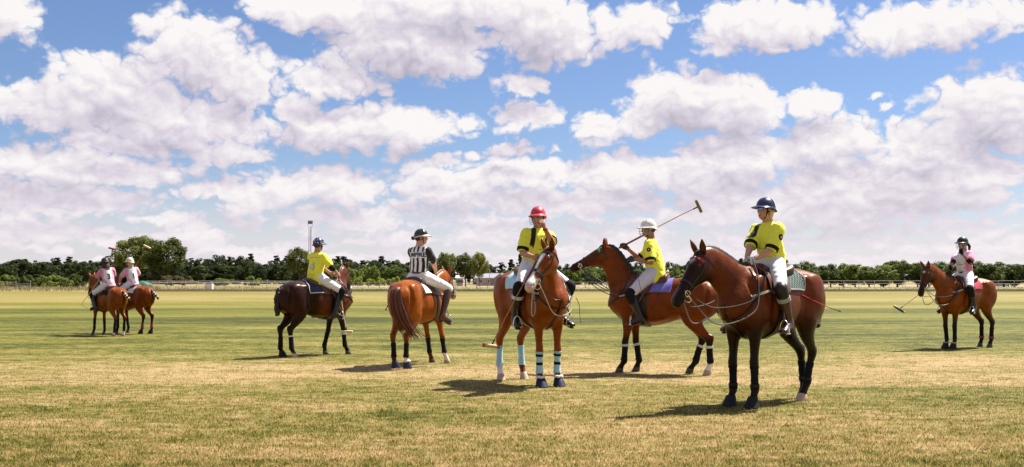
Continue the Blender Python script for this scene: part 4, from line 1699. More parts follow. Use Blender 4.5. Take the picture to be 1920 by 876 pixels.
        for sg in (1, -1):
            p, n = self.near(hp(.76, sg * .12, -.055))
            c = p + n * .010
            bits[sg] = c
            rg = [c + Hd * (.032 * math.cos(q)) + Hu * (.032 * math.sin(q)) for q in (2 * math.pi * i / 16 for i in range(16))]
            g.tube(rg, .005, 6, closed=True, caps=False)
            g.tube([c + Hd * .02 - Hu * .09, c, c + Hu * .05], .006, 6)
        g.build('bit', M_STEEL, br)
        # curb chain and lower rein
        lower = {sg: bits[sg] - Hu * .085 + Hd * .02 for sg in (1, -1)}
        g = G()
        g.tube(catmull([tuple(lower[1]), tuple(hp(.80, 0, -.16)), tuple(lower[-1])], 6), .005, 6)
        g.build('curb_chain', M_STEEL, br)
        if hand is not None:
            for i, (src, mt, sl) in enumerate(((bits, leather, slack), (lower, rope_rein or leather, slack * 1.7))):
                g = G()
                for sg in (1, -1):
                    a, c = src[sg], Vector(hand) + Vector((0, sg * .02, -.01 * i))
                    mm = Vector((.64, sg * (.235 + .02 * i), 1.34 - sl * .8))
                    pt = [Vector(p) for p in catmull([tuple(a), tuple(a * .62 + mm * .38 - Vector((0, -sg * .03, sl * .55))), tuple(mm), tuple(Vector((.50, sg * .20, 1.46 - sl * .25))), tuple(c)], 14)]
                    out = []
                    for p in pt:                       # keep the rein outside neck and shoulder
                        q, n = self.near(p)
                        if (p - q).dot(n) < .022:
                            p = q + n * .022
                        out.append(p)
                    g.tube(out, .0065, 6)
                g.build('rein', mt, br)
        if breast:
            bp = empty('breastplate', parent=self.root)
            b1, mid, c3, P, upn, sn = self.neck
            g = G()
            c = Vector((.50, 0, 1.27))
            ax = (mid - Vector((.40, 0, 1.15))).normalized()
            b_ = ax.cross(Vector((0, 1, 0))).normalized()
            pts, _ = self.ring(c, (0, 1, 0), tuple(-b_), n=72)
            self.strap(g, pts, .026, .006, .008, closed=True)
            g.build('neck_strap', leather, bp)
            g = G()
            self.strap(g, self.path([(.86, 0, 1.12), (.76, 0, .98), (.55, 0, .80), (.25, 0, .68)], 6), .024, .005, .006)
            g.build('chest_strap', leather, bp)
            g = G()
            for sg in (1, -1):
                self.strap(g, self.path([(.66, sg * .26, 1.22), (.5, sg * .34, 1.24), (.30, sg * .36, 1.28)], 14), .024, .006, .007)
            g.build('side_strap', M_ROPE if draw else leather, bp)
        return br


# ---- coats
def bay(body, dark=(.0045, .0032, .0028), leg_hi=.66, leg_lo=.44, muzzle=True, marks=(), socks=(), mottle=.10, back=None, back_x=None, under=None):
    def f(Hs, V):
        C = np.tile(np.array(body, np.float32), (len(V), 1))
        n = vnoise(V, 5, 3)[:, None] * mottle
        C = C * (1 + n)
        if back is not None:
            k = sstep(back_x[0], back_x[1], V[:, 0] + .12 * vnoise(V, 4, 9))[:, None]
            C = C * k + np.array(back) * (1 - k)
        if under is not None:  # darker underside: belly shade put into the coat colour
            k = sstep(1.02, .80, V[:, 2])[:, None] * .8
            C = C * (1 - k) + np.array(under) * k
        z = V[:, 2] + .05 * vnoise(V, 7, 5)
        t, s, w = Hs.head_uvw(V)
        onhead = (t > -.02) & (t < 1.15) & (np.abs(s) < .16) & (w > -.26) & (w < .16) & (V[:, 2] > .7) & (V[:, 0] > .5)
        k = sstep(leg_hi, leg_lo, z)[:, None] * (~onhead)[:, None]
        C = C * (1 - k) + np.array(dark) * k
        if muzzle:
            k = (sstep(.62, .86, t) * onhead)[:, None] * .9
            C = C * (1 - k) + np.array(dark) * k
        for kind, amt in marks:
            if kind == 'blaze':
                wd = amt * (.55 + .45 * sstep(.15, .0, np.abs(t - .25))) + .030 * sstep(.62, .85, t)
                k = sstep(wd + .008, wd - .008, np.abs(s) + .006 * vnoise(V, 22, 2)) * sstep(.08, .14, t) * sstep(-.03, .01, w)
                k = np.maximum(k, sstep(.74, .82, t) * sstep(-.085, -.05, w) * .96) * onhead
                k = k[:, None]
                pink = sstep(.88, .97, t)[:, None]
                C = C * (1 - k) + (np.array((.78, .74, .70)) * (1 - pink) + np.array((.62, .40, .33)) * pink) * k
            elif kind == 'star':
                k = (sstep(.045, .022, np.sqrt(s ** 2 + ((t - .20) * .45) ** 2) + .005 * vnoise(V, 30, 4)) * sstep(.02, .04, w) * onhead * amt)[:, None]
                C = C * (1 - k) + np.array((.78, .74, .70)) * k
            elif kind == 'snip':
                k = (sstep(.030, .015, np.abs(s) + .004 * vnoise(V, 30, 6)) * sstep(.70, .78, t) * sstep(-.0, .02, w) * onhead * amt)[:, None]
                C = C * (1 - k) + np.array((.70, .50, .44)) * k
            elif kind == 'darkface':
                k = (sstep(.05, .35, t) * onhead * amt)[:, None]
                C = C * (1 - k) + np.array(dark) * k
        for leg, zz in socks:
            L = Hs.legs[leg]
            dmin = np.min(np.linalg.norm(V[:, None, :2] - L[None, 6:, :2], axis=2), axis=1)
            k = (sstep(zz + .015, zz - .015, z) * (dmin < .10))[:, None]
            C = C * (1 - k) + np.array((.74, .66, .60)) * k
        for a, b in Hs.earparts:
            j = np.arange(a, b)
            inner = (j - a) % 12 >= 7
            C[j[inner]] = np.array((.20, .10, .07))
        return np.clip(C, .004, .9)
    return f

# ------------------------------------------------------------------ riders
def skin_material(name='skin'):
    m = bpy.data.materials.new(name)
    m.use_nodes = True
    N = NT(m.node_tree)
    b = m.node_tree.nodes['Principled BSDF']
    base = N.node('ShaderNodeAttribute', attribute_name='skin').outputs['Color']
    tc = N.node('ShaderNodeTexCoord').outputs['Object']
    k = N.ramp(N.noise(tc, 40, 4, .6), .3, .7, .93, 1.07, smooth=False)
    N.put(b.inputs['Base Color'], N.mix(1.0, base, N.comb(k, k, k), 'MULTIPLY'))
    b.inputs['Roughness'].default_value = .5
    b.inputs['Specular IOR Level'].default_value = .35
    return m


def cloth_material(name, rough=.8, sheen=.15):
    m = bpy.data.materials.new(name)
    m.use_nodes = True
    N = NT(m.node_tree)
    b = m.node_tree.nodes['Principled BSDF']
    base = N.node('ShaderNodeAttribute', attribute_name='cloth').outputs['Color']
    tc = N.node('ShaderNodeTexCoord').outputs['Object']
    k = N.ramp(N.noise(tc, 25, 5, .6), .3, .7, .93, 1.06, smooth=False)
    N.put(b.inputs['Base Color'], N.mix(1.0, base, N.comb(k, k, k), 'MULTIPLY'))
    b.inputs['Roughness'].default_value = rough
    b.inputs['Specular IOR Level'].default_value = .2
    b.inputs['Sheen Weight'].default_value = sheen
    bn = N.node('ShaderNodeBump')
    bn.inputs['Strength'].default_value = .5
    bn.inputs['Distance'].default_value = .006
    N.put(bn.inputs['Height'], N.noise(N.v('MULTIPLY', tc, (1, 1, .45)), 22, 3, .5))
    N.put(b.inputs['Normal'], bn.outputs[0])
    return m


M_SKIN = skin_material()
M_CLOTH = cloth_material('jersey_cloth')
M_BREECH = cloth_material('breeches_cloth', .85)
M_EYEWHITE = mat('eye_white', (.75, .73, .70), .2, var=0)
M_WIRE = mat('face_guard_wire', (.55, .55, .55), .35, metal=.8)
M_BOOT = mat('brown_boot_leather', (.060, .022, .011), .33, bump=.15, coat=.2)
M_BOOT_DK = mat('dark_boot_leather', (.016, .011, .009), .33, bump=.15, coat=.2)
M_LENS = mat('blue_mirror_lens', (.10, .35, .85), .08, metal=.9, var=0)
M_CANE = mat('mallet_cane', (.42, .27, .12), .5)
M_WOOD = mat('mallet_wood', (.50, .33, .16), .55)
M_TEETH = mat('teeth', (.75, .73, .68), .3, var=0)


def seg2(a, c, l1, l2, pole):
    """Middle joint of a two-bone limb bending towards the pole direction."""
    a, c, pole = Vector(a), Vector(c), Vector(pole)
    d = c - a
    L = min(d.length, (l1 + l2) * .995)
    n = d.normalized()
    c = a + n * L
    x = (l1 * l1 - l2 * l2 + L * L) / (2 * L)
    h = math.sqrt(max(0.0, l1 * l1 - x * x))
    p = (pole - n * pole.dot(n))
    p = p.normalized() if p.length > 1e-6 else n.orthogonal()
    return a + n * x + p * h, c


def hand_shape(g, wrist, fwd, palm, thumb, s=1.0, curl=1.0, grow=0.0):
    """Palm, four unequal bent fingers and a thumb.  fwd: wrist to knuckles; palm: direction the palm faces; thumb: side of the thumb."""
    fwd = Vector(fwd).normalized()
    palm = Vector(palm)
    palm = (palm - fwd * palm.dot(fwd)).normalized()
    sd = fwd.cross(palm)
    if sd.dot(Vector(thumb)) < 0:
        sd = -sd
    w = Vector(wrist)
    g.tube([w - fwd * .02 * s, w + fwd * .02 * s, w + fwd * .06 * s, w + fwd * .092 * s], [(.020 + grow) * s, (.018 + grow) * s, (.017 + grow) * s, (.012 + grow) * s], 10,
           [(.026 + grow) * s, (.036 + grow) * s, (.042 + grow) * s, (.038 + grow) * s], side=sd)
    for i, (off, ln) in enumerate(((.030, .88), (.010, 1.0), (-.010, .93), (-.029, .74))):
        p = w + (fwd * .088 + sd * off) * s
        pts, d, q = [p - fwd * .015 * s, p], fwd.copy(), 0
        for L, bend in ((.040, .55), (.026, .75), (.021, .5)):
            q += bend * curl * (1 + .08 * i)
            d = fwd * math.cos(q) + palm * math.sin(q)
            pts.append(pts[-1] + d * L * ln * s)
        g.tube(pts, [(.0098 + grow) * s, (.0095 + grow) * s, (.0088 + grow) * s, (.008 + grow) * s, (.005 + grow) * s], 8)
    p = w + (fwd * .030 + sd * .030) * s
    t1 = p + (fwd * .028 + sd * .024 + palm * .010) * s
    t2 = t1 + (fwd * .026 + sd * (.010 - .012 * curl) + palm * .018 * curl) * s
    g.tube([p, t1, t2, t2 + (fwd * .016 + palm * .010 * curl - sd * .004) * s], [(.013 + grow) * s, (.0115 + grow) * s, (.010 + grow) * s, (.006 + grow) * s], 8)
    return w + (fwd * .085 + palm * .030) * s      # where a held rod passes


class Rider:
    def __init__(self, H, label, skin=(.62, .36, .26), rs=1.0, seat=(-.02, 0, 1.58), lean=.08, side=0.0, yaw=0.0, head_yaw=0.0, head_pitch=0.0,
                 right=(.36, -.10, 1.66), left=(.36, .10, 1.66), rpole=(-.5, -.6, -.6), lpole=(-.5, .6, -.6), rcurl=1.2, lcurl=1.2, rfwd=None, lfwd=None,
                 rpalm=None, lpalm=None, knee=(.32, .355, 1.27), ankle=(.13, .345, .90), toe=(.30, .385, .835), jersey=None, sleeve=.72, h=.010, hair=(.03, .018, .012),
                 breech=(.72, .70, .72), belt=M_LEATHER, group=None, mouth_open=False):
        self.H, self.h = H, h
        self.root = empty('person', H.root.location, H.root.rotation_euler.z, H.s)
        tag(self.root, label, 'person', group)
        self.rs = rs
        P = self.P = Vector(seat)
        U = self.U = Vector((math.sin(lean), math.sin(side), math.cos(lean) * math.cos(side))).normalized()
        Fw = Vector((math.cos(yaw), math.sin(yaw), 0))
        Fw = self.F = (Fw - U * Fw.dot(U)).normalized()
        Lf = self.L = U.cross(Fw)
        hipF = Vector((1, 0, 0))

        def T(f, l, u):
            k = min(1, max(0, u / .25))
            Ff = hipF.lerp(Fw, k).normalized()
            Ll = Vector((0, 1, 0)).lerp(Lf, k).normalized()
            return P + U * (u * rs) + Ff * (f * rs) + Ll * (l * rs)
        self.T = T
        # head
        hf = Vector((math.cos(head_yaw) * math.cos(head_pitch), math.sin(head_yaw) * math.cos(head_pitch), math.sin(head_pitch)))
        hl = Vector((0, 0, 1)).cross(hf).normalized()
        hu = hf.cross(hl)
        self.hf, self.hl, self.hu = hf, hl, hu
        neck0 = T(-.015, 0, .475)
        Hc = self.Hc = neck0 + (U * .5 + hu * .5) * (.185 * rs) + Vector((hf.x, hf.y, 0)) * .030 * rs
        self.HR = Matrix((hf, hl, hu)).transposed()

        def hp(f, l, u):
            return Hc + (hf * f + hl * l + hu * u) * rs
        self.hp = hp
        sh = {1: T(0, .165 * jersey.get('broad', 1), .418), -1: T(0, -.165 * jersey.get('broad', 1), .418)}
        hand, elbow = {}, {}
        for sg, tgt, pole in ((1, left, lpole), (-1, right, rpole)):
            tgt = Vector(tgt) if tgt[2] < 4 else H.loc(*tgt)
            elbow[sg], hand[sg] = seg2(sh[sg], tgt, .285 * rs, .255 * rs, pole)
        self.sh, self.elbow, self.hand = sh, elbow, hand
        hip = {sg: P + Vector((.01, sg * .095, -.02)) * rs for sg in (1, -1)}

        def pick(v, sg):
            w = v[sg] if isinstance(v, dict) else v
            return Vector((w[0], w[1] * sg, w[2]))
        kn = {sg: pick(knee, sg) for sg in (1, -1)}
        an = {sg: pick(ankle, sg) for sg in (1, -1)}
        to = {sg: pick(toe, sg) for sg in (1, -1)}
        self.kn, self.an, self.to, self.hip = kn, an, to, hip
        allp = [P, Hc + Vector((0, 0, .2)), *hand.values(), *elbow.values(), *kn.values(), *an.values(), *to.values(), *sh.values()]
        lo = np.min([tuple(p) for p in allp], axis=0) - .16
        hi = np.max([tuple(p) for p in allp], axis=0) + .16
        # ---- skin
        F = Field(lo, hi, h)
        r = rs
        F.chain([(*T(0, 0, -.03), .13 * r, .095 * r), (*T(0, 0, .12), .115 * r, .085 * r), (*T(.0, 0, .30), .135 * r, .098 * r), (*T(-.01, 0, .42), .13 * r, .08 * r), (*T(-.015, 0, .47), .07 * r, .055 * r)],
                k=.02, side=Lf)
        F.chain([(*neck0, .056 * r, .058 * r), (*hp(-.020, 0, -.05), .050 * r, .055 * r)], k=.03, side=hl)
        for sg in (1, -1):
            s_, e_, w_ = sh[sg], elbow[sg], hand[sg]
            F.chain([(*s_, .050 * r, .052 * r), (*s_.lerp(e_, .5), .042 * r, .045 * r), (*e_, .036 * r, .037 * r)], k=.03)
            F.chain([(*e_, .036 * r, .037 * r), (*e_.lerp(w_, .28), .040 * r, .040 * r), (*e_.lerp(w_, .75), .029 * r, .029 * r), (*w_, .024 * r, .026 * r)], k=.015)
            F.chain([(*hip[sg], .085 * r, .085 * r), (*hip[sg].lerp(kn[sg], .5), .066 * r, .068 * r), (*kn[sg], .048 * r, .048 * r)], k=.03)
            F.chain([(*kn[sg], .048 * r, .048 * r), (*kn[sg].lerp(an[sg], .35), .048 * r, .050 * r), (*an[sg], .032 * r, .034 * r)], k=.015)
            F.chain([(*an[sg], .032 * r, .034 * r), (*to[sg], .030 * r, .022 * r)], k=.015)
        R = self.HR

        def e(f, l, u, a, b, c, k=.012, sub=False):
            F.ell(hp(f, l, u), (a * r, b * r, c * r), k, R, sub)
        e(-.012, 0, .030, .100, .078, .092, .02)
        e(.022, 0, -.040, .068, .060, .085, .03)
        e(.052, 0, -.098, .030, .034, .024, .025)
        e(.070, 0, .022, .022, .050, .014, .015)
        e(.072, 0, -.070, .022, .030, .022, .012)
        for sg in (1, -1):
            e(.052, sg * .038, -.035, .026, .020, .020, .015)
            e(.082, sg * .030, .004, .014, .017, .011, .008, True)
            e(-.012, sg * .078, -.010, .020, .009, .030, .006)
            e(.020, sg * .050, -.075, .040, .016, .022, .02)
        F.chain([(*hp(.083, 0, .008), .009 * r, .010 * r), (*hp(.102, 0, -.032), .014 * r, .013 * r), (*hp(.088, 0, -.044), .013 * r, .009 * r)], k=.008, side=hl, sub=2)
        if mouth_open:
            e(.095, 0, -.075, .016, .020, .009, .004, True)
            e(.088, 0, -.066, .010, .026, .005, .004)
            e(.086, 0, -.088, .010, .022, .006, .004)
        else:
            e(.090, 0, -.069, .010, .024, .006, .004)
            e(.088, 0, -.080, .010, .020, .007, .004)
        V, Q = F.mesh()
        X = (V - np.array(Hc)) / r
        f_, l_, u_ = X @ np.array(hf), X @ np.array(hl), X @ np.array(hu)
        C = np.tile(np.array(skin, np.float32), (len(V), 1))
        near_head = np.linalg.norm(X, axis=1) < .18
        lips = (sstep(.030, .020, np.abs(l_)) * sstep(-.092, -.086, u_) * sstep(-.058, -.064, u_) * sstep(.070, .080, f_) * near_head)[:, None]
        C = C * (1 - lips) + np.array(skin) * np.array((.80, .40, .42)) * lips
        flush = (np.exp(-((np.abs(l_) - .042) / .018) ** 2 - ((u_ + .040) / .022) ** 2) * (f_ > .02) * near_head)[:, None] * .5
        C = C * (1 - flush) + np.array(skin) * np.array((1.0, .62, .60)) * flush
        brow = (np.exp(-((np.abs(l_) - .032) / .016) ** 4 - ((u_ - .027) / .006) ** 2) * (f_ > .05) * near_head)[:, None] * .8
        C = C * (1 - brow) + np.array(hair) * brow
        if mouth_open:
            mo = (sstep(.022, .018, np.abs(l_)) * sstep(-.084, -.081, u_) * sstep(-.068, -.071, u_) * (f_ > .06) * near_head)[:, None]
            C = C * (1 - mo) + np.array((.05, .008, .008)) * mo
        g = G()
        self.grip, self.hframe = {}, {}
        for sg, cv, fw, pm in ((1, lcurl, lfwd, lpalm), (-1, rcurl, rfwd, rpalm)):
            fd = (hand[sg] - elbow[sg]).normalized() if fw is None else Vector(fw).normalized()
            pl = Vector((0, -sg, -.35)) if pm is None else Vector(pm)
            th = Vector((0, 0, 1)) if abs(fd.z) < .8 else Vector((1, 0, 0))
            self.hframe[sg] = (hand[sg], fd, pl, th, cv)
            self.grip[sg] = hand_shape(g, hand[sg], fd, pl, th, r, cv)
        n0 = len(V)
        V = np.vstack([V, np.array(g.v, np.float32)])
        C = np.vstack([C, np.tile(np.array(skin) * .95, (len(g.v), 1))])
        me = bpy.data.meshes.new('body')
        me.from_pydata([tuple(map(float, p)) for p in V], [], [tuple(map(int, q)) for q in Q] + [tuple(i + n0 for i in f) for f in g.f])
        me.polygons.foreach_set('use_smooth', [True] * len(me.polygons))
        set_color(me, 'skin', C)
        me.materials.append(M_SKIN)
        self.body = link('body', me, self.root)
        if mouth_open:
            G().tube([hp(.0885, -.018, -.0695), hp(.0945, 0, -.0705), hp(.0885, .018, -.0695)], .004 * r, 6).build('teeth', M_TEETH, self.root)
        for sg in (1, -1):
            o = G().ball((0, 0, 0), .0125 * r, seg=12, rings=8).build('eye', M_EYEWHITE, self.root)
            o.location = hp(.0735, sg * .031, .003)
            G().ball(hf * .0085 * r, (.0065 * r,) * 3, seg=10, rings=6).build('iris', M_EYE, o)
        # ---- breeches
        F = Field(lo, hi, h)
        F.chain([(*T(-.01, 0, -.065), .150 * r, .125 * r), (*T(0, 0, .02), .155 * r, .115 * r), (*T(0, 0, .10), .135 * r, .098 * r)], k=.02, side=Lf)
        for sg in (1, -1):
            k_ = kn[sg] + (an[sg] - kn[sg]).normalized() * .04
            F.chain([(*hip[sg], .108 * r, .110 * r), (*hip[sg].lerp(kn[sg], .45), .088 * r, .092 * r), (*kn[sg], .064 * r, .066 * r), (*k_, .058 * r, .058 * r)], k=.04)
        self._cloth('breeches', F, np.array(breech), M_BREECH, amp=.0045, seed=5)
        # ---- jersey
        F = Field(lo, hi, h)
        bl = jersey.get('billow', 0)
        rows = [(*T(-.012 - bl * .5, 0, -.085), .176 * r, .146 * r), (*T(-.008 - bl, 0, .05), .164 * r, .132 * r + bl * .5), (*T(-bl * .5, 0, .20), .166 * r, .126 * r + bl * .4), (*T(.005, 0, .32), .164 * r, .120 * r), (*T(-.005, 0, .405), .146 * r, .096 * r), (*T(-.012, 0, .462), .082 * r, .068 * r)]
        F.chain(rows, k=.02, side=Lf)
        self.cuffs = {}
        for sg in (1, -1):
            s_, e_ = sh[sg], elbow[sg]
            end = s_.lerp(e_, sleeve)
            F.chain([(*(s_ + (T(0, 0, .40) - s_) * .25), .066 * r, .070 * r), (*s_, .064 * r, .068 * r), (*s_.lerp(e_, sleeve * .55), .069 * r, .071 * r), (*end, .076 * r, .077 * r)], k=.04)
            self.cuffs[sg] = (s_.lerp(e_, sleeve - .02), s_.lerp(e_, sleeve + .14))
            F.ell(s_.lerp(e_, sleeve + .26), (.045 * r,) * 3, .01, None, True)
        pat = jersey['color']
        if belt is not None:
            n = 28
            c = T(0, 0, .085 if jersey.get('tuck') else .0)
            if jersey.get('tuck'):
                g = G()
                c = T(0, 0, .045)
                g.loft([[c + (self.L * math.cos(q) * .160 + self.F * math.sin(q) * .124) * r + U * z for q in (2 * math.pi * i / n for i in range(n))] for z in (-.02, .02)]
                       + [[c + (self.L * math.cos(q) * .152 + self.F * math.sin(q) * .116) * r + U * z for q in (2 * math.pi * i / n for i in range(n))] for z in (.02, -.02)], caps=False, closed=True)
                g.build('belt', belt, self.root)
        def pattern(V, X):
            return pat(X) if callable(pat) else np.tile(np.array(pat), (len(V), 1))
        if jersey.get('tuck'):
            n_ = np.array(U)
            pc = np.array(T(0, 0, .055))
            sl, Xg, Yg, Zg = F._region(F.lo, F.lo + F.h * (F.n - 1), 0)
            F.D[sl] = np.maximum(F.D[sl], -((Xg - pc[0]) * n_[0] + (Yg - pc[1]) * n_[1] + (Zg - pc[2]) * n_[2]))
        self.jersey = self._cloth('jersey', F, pattern, M_CLOTH, amp=.007, seed=2)
        me = self.jersey.data
        self.jbvh = BVHTree.FromPolygons([v.co.copy() for v in me.vertices], [tuple(p.vertices) for p in me.polygons])
        if jersey.get('cuff'):
            for sg in (1, -1):
                a, b = self.cuffs[sg]
                if jersey.get('only') and sg != jersey['only']:
                    continue
                G().tube([a, a.lerp(b, .1), b, b.lerp(a, .02)], [.070 * r, .083 * r, .082 * r, .058 * r], 18).build('cuff', jersey['cuff'], self.jersey)
        # ---- hair
        self.hair_col = hair

    def _cloth(self, name, F, col, m_, amp, seed):
        V, Q = F.mesh()
        me = quad_mesh(name, V, Q)
        nrm = np.empty(len(V) * 3, np.float32)
        me.vertex_normals.foreach_get('vector', nrm)
        nrm = nrm.reshape(-1, 3)
        X = (V - np.array(self.P)) / self.rs
        L = np.stack([X @ np.array(self.F), X @ np.array(self.L), X @ np.array(self.U)], 1)
        a = vnoise(L * np.array((1, 1, .55)), 13, seed) + .6 * vnoise(L, 27, seed + 1)
        ridge = 1 - 2 * np.abs(vnoise(L * np.array((1, 1, .6)) + .3 * vnoise(L, 6, 8)[:, None], 9, seed + 3))
        V2 = V + nrm * ((a * .5 + ridge * .7) * amp)[:, None]
        me.vertices.foreach_set('co', V2.astype(np.float32).ravel())
        set_color(me, 'cloth', col(V, L) if callable(col) else np.tile(col, (len(V), 1)))
        me.materials.append(m_)
        me.update()
        return link(name, me, self.root)

    # ---- dress
    def boots(self, m_, guard=None, guard_band=None, sole=M_LEATHER_DK):
        r = self.rs
        for sg in (1, -1):
            k_, a, t = self.kn[sg], self.an[sg], self.to[sg]
            top = k_.lerp(a, .13)
            F = Field(np.minimum(np.minimum(k_, a), t) - .14, np.maximum(np.maximum(k_, a), t) + .14, self.h)
            F.chain([(*top, .066 * r, .068 * r), (*k_.lerp(a, .40), .064 * r, .066 * r), (*k_.lerp(a, .75), .050 * r, .052 * r), (*a, .045 * r, .050 * r)], k=.01)
            d = (t - a)
            fl = Vector((d.x, d.y, 0)).normalized()
            heel = a - fl * .045 * r + Vector((0, 0, -.055)) * r
            ball = t + Vector((0, 0, -.005))
            F.chain([(*a, .044 * r, .046 * r), (*a.lerp(t, .45), .044 * r, .042 * r), (*ball, .044 * r, .030 * r), (*(ball + d.normalized() * .05 * r), .036 * r, .022 * r)], k=.03, side=Vector((0, 0, 1)).cross(fl))
            F.ell(heel + Vector((0, 0, .02)), (.040 * r, .034 * r, .040 * r), .03)
            V, Q = F.mesh()
            me = quad_mesh('boot', V, Q)
            me.materials.append(m_)
            b = link('boot', me, self.root)
            s = d.normalized()
            sv = Vector((0, 0, 1)).cross(fl).normalized()
            nv = s.cross(sv)
            g = G()
            o = -nv * .040 * r if nv.z > 0 else nv * .040 * r
            g.loft([[p + sv * w + o, p - sv * w + o, p - sv * w + o * 1.35, p + sv * w + o * 1.35] for p, w in ((a - s * .04 * r + (t - a) * .05, .030 * r), (a.lerp(t, .5), .030 * r), (t, .040 * r), (t + s * .055 * r, .026 * r))])
            g.box(a - fl * .035 * r + Vector((0, 0, -.078 * r)), (.05 * r, .055 * r, .03 * r))
            g.build('sole', sole, b)
            if guard:
                up = self.hip[sg]
                u_ = k_ + (up - k_).normalized() * .075 * r
                lo_ = k_.lerp(a, .38)
                fwd = ((k_ - up).normalized() + (k_ - a).normalized()).normalized()
                g = G()
                pts = [u_, k_.lerp(u_, .45) + fwd * .008, k_ + fwd * .018, k_.lerp(lo_, .4) + fwd * .012, lo_]
                g.tube(catmull([tuple(p) for p in pts], 4), [x * r for x in catmull([(.070, 0), (.075, 0), (.076, 0), (.074, 0), (.068, 0)], 4)[:, 0]], 16)
                o = g.build('knee_guard', guard, self.root)
                if guard_band:
                    c = k_.lerp(lo_, .75)
                    ax = (lo_ - k_).normalized()
                    G().tube([c - ax * .030, c - ax * .026, c + ax * .020, c + ax * .024], [.068 * r, .081 * r, .080 * r, .068 * r], 18).build('guard_band', guard_band, o)

    def gloves(self, m_, which=(1, -1)):
        for sg in which:
            w, fd, pl, th, cv = self.hframe[sg]
            g = G()
            hand_shape(g, w, fd, pl, th, self.rs, cv, grow=.004)
            g.build('glove', m_, self.root)

    def hair(self, m_, kind='short'):
        r, hp = self.rs, self.hp
        g = G()
        if kind == 'short':
            g.ball(hp(-.030, 0, -.005), (.085 * r, .080 * r, .075 * r), self.HR)
        elif kind == 'tail':
            g.ball(hp(-.030, 0, -.005), (.085 * r, .080 * r, .075 * r), self.HR)
            for i in range(9):
                q = i * .7
                o = Vector((.012 * math.cos(q), .018 * math.sin(q), 0))
                g.tube([hp(-.10, 0, -.01) + o * .3, hp(-.145, .005, -.02) + o, hp(-.165, .01, -.07) + o * 1.2, hp(-.15, .015, -.15) + o * 1.1], [.012, .016, .014, .004], 6)
        elif kind == 'bun':
            g.ball(hp(-.030, 0, -.005), (.085 * r, .080 * r, .075 * r), self.HR)
            g.ball(hp(-.135, 0, -.015), (.038, .036, .034), self.HR)
            for i in range(7):
                q = i * .9
                g.tube([hp(-.13, 0, -.01), hp(-.165, .03 * math.cos(q), -.01 + .03 * math.sin(q))], [.014, .003], 5)
        elif kind == 'long':
            g.ball(hp(-.030, 0, -.005), (.085 * r, .082 * r, .08 * r), self.HR)
            for i in range(26):
                q = math.radians(95 + 170 * i / 25)
                a = hp(.080 * math.cos(q) * 1.05, .078 * math.sin(q), -.02)
                b = hp(.085 * math.cos(q) - .01, .085 * math.sin(q), -.10)
                c = hp(.075 * math.cos(q) - .025, .075 * math.sin(q) + .012 * math.sin(i * 2.3), -.19 - .03 * math.sin(i * 1.7))
                g.tube([a, b, c], [.014, .014, .004], 6)
        elif kind == 'bob':
            g.ball(hp(-.030, 0, -.005), (.085 * r, .082 * r, .08 * r), self.HR)
            for i in range(20):
                q = math.radians(100 + 160 * i / 19)
                g.tube([hp(.084 * math.cos(q), .078 * math.sin(q), -.02), hp(.082 * math.cos(q), .074 * math.sin(q), -.075), hp(.060 * math.cos(q) - .015, .055 * math.sin(q) + .008 * math.sin(i * 2.3), -.115 - .02 * math.sin(i * 1.7))], [.014, .013, .004], 6)
        elif kind == 'dreads':
            g.ball(hp(-.030, 0, -.005), (.088 * r, .085 * r, .085 * r), self.HR)
            for i in range(30):
                q = math.radians(55 + 250 * i / 29)
                a = hp(.082 * math.cos(q), .080 * math.sin(q), -.01)
                b = hp(.095 * math.cos(q) - .01, .095 * math.sin(q), -.11)
                c = hp(.080 * math.cos(q) - .02, .085 * math.sin(q) + .014 * math.sin(i * 2.3), -.22 - .05 * math.sin(i * 1.7))
                g.tube([a, b, c], [.013, .014, .008], 6)
        return g.build('hair', m_, self.root)

    def helmet(self, m_, brim_m=None, front=.052, rim=.015, strap=M_BLACK, guard=False, stripes=None, vents=None, dots=None, pitch=0.0, size=.96, trim=None):
        r, hp = self.rs * size, None
        Hc = self.hp(-.008, 0, .030)
        f, l, u = self.hf, self.hl, self.hu
        if pitch:
            f2 = f * math.cos(pitch) + u * math.sin(pitch)
            u = u * math.cos(pitch) - f * math.sin(pitch)
            f = f2
        hp = lambda a, b, c: Hc + (f * a + l * b + u * c) * r
        A, Bq, Cq = .128, .108, .122

        def rim_z(q):
            return -.004 - .030 * max(0, -math.cos(q)) ** 1.2 + .012 * max(0, math.cos(q))
        n = 32
        rings = []
        for k in range(1, 10):
            ph = math.pi / 2 * k / 9
            ring = []
            for i in range(n):
                q = 2 * math.pi * i / n
                z = Cq * math.cos(ph)
                s_ = math.sin(ph) ** .92
                zz = z + (rim_z(q)) * (k / 9) ** 3
                ring.append(hp(A * s_ * math.cos(q) + .004, Bq * s_ * math.sin(q), zz))
            rings.append(ring)
        inner = [[Hc + (p - Hc) * .93 for p in ring] for ring in reversed(rings)]
        g = G()
        g.loft(rings + inner)
        o = g.build('helmet', m_, self.root)
        brim = G()

        def brim_ring(e, dz, under=0.0):
            ring = []
            for i in range(n):
                q = 2 * math.pi * i / n
                c = max(0, math.cos(q)) ** 1.3
                ext = rim + front * c
                drop = -.010 - .020 * (1 - c) * .6 - .010 * c
                ring.append(hp((A + ext * e) * math.cos(q) + .004, (Bq + ext * e) * math.sin(q), rim_z(q) + drop * e + dz))
            return ring
        brim.loft([brim_ring(-.15, .010), brim_ring(.0, .006), brim_ring(.5, .002), brim_ring(1.0, 0), brim_ring(1.0, -.008), brim_ring(.4, -.008), brim_ring(-.15, -.010)], caps=False, closed=True)
        brim.build('brim', brim_m or m_, o)
        if trim:
            G().tube([p for p in brim_ring(1.0, -.004)], .004 * r, 6, closed=True, caps=False).build('brim_edge', trim, o)
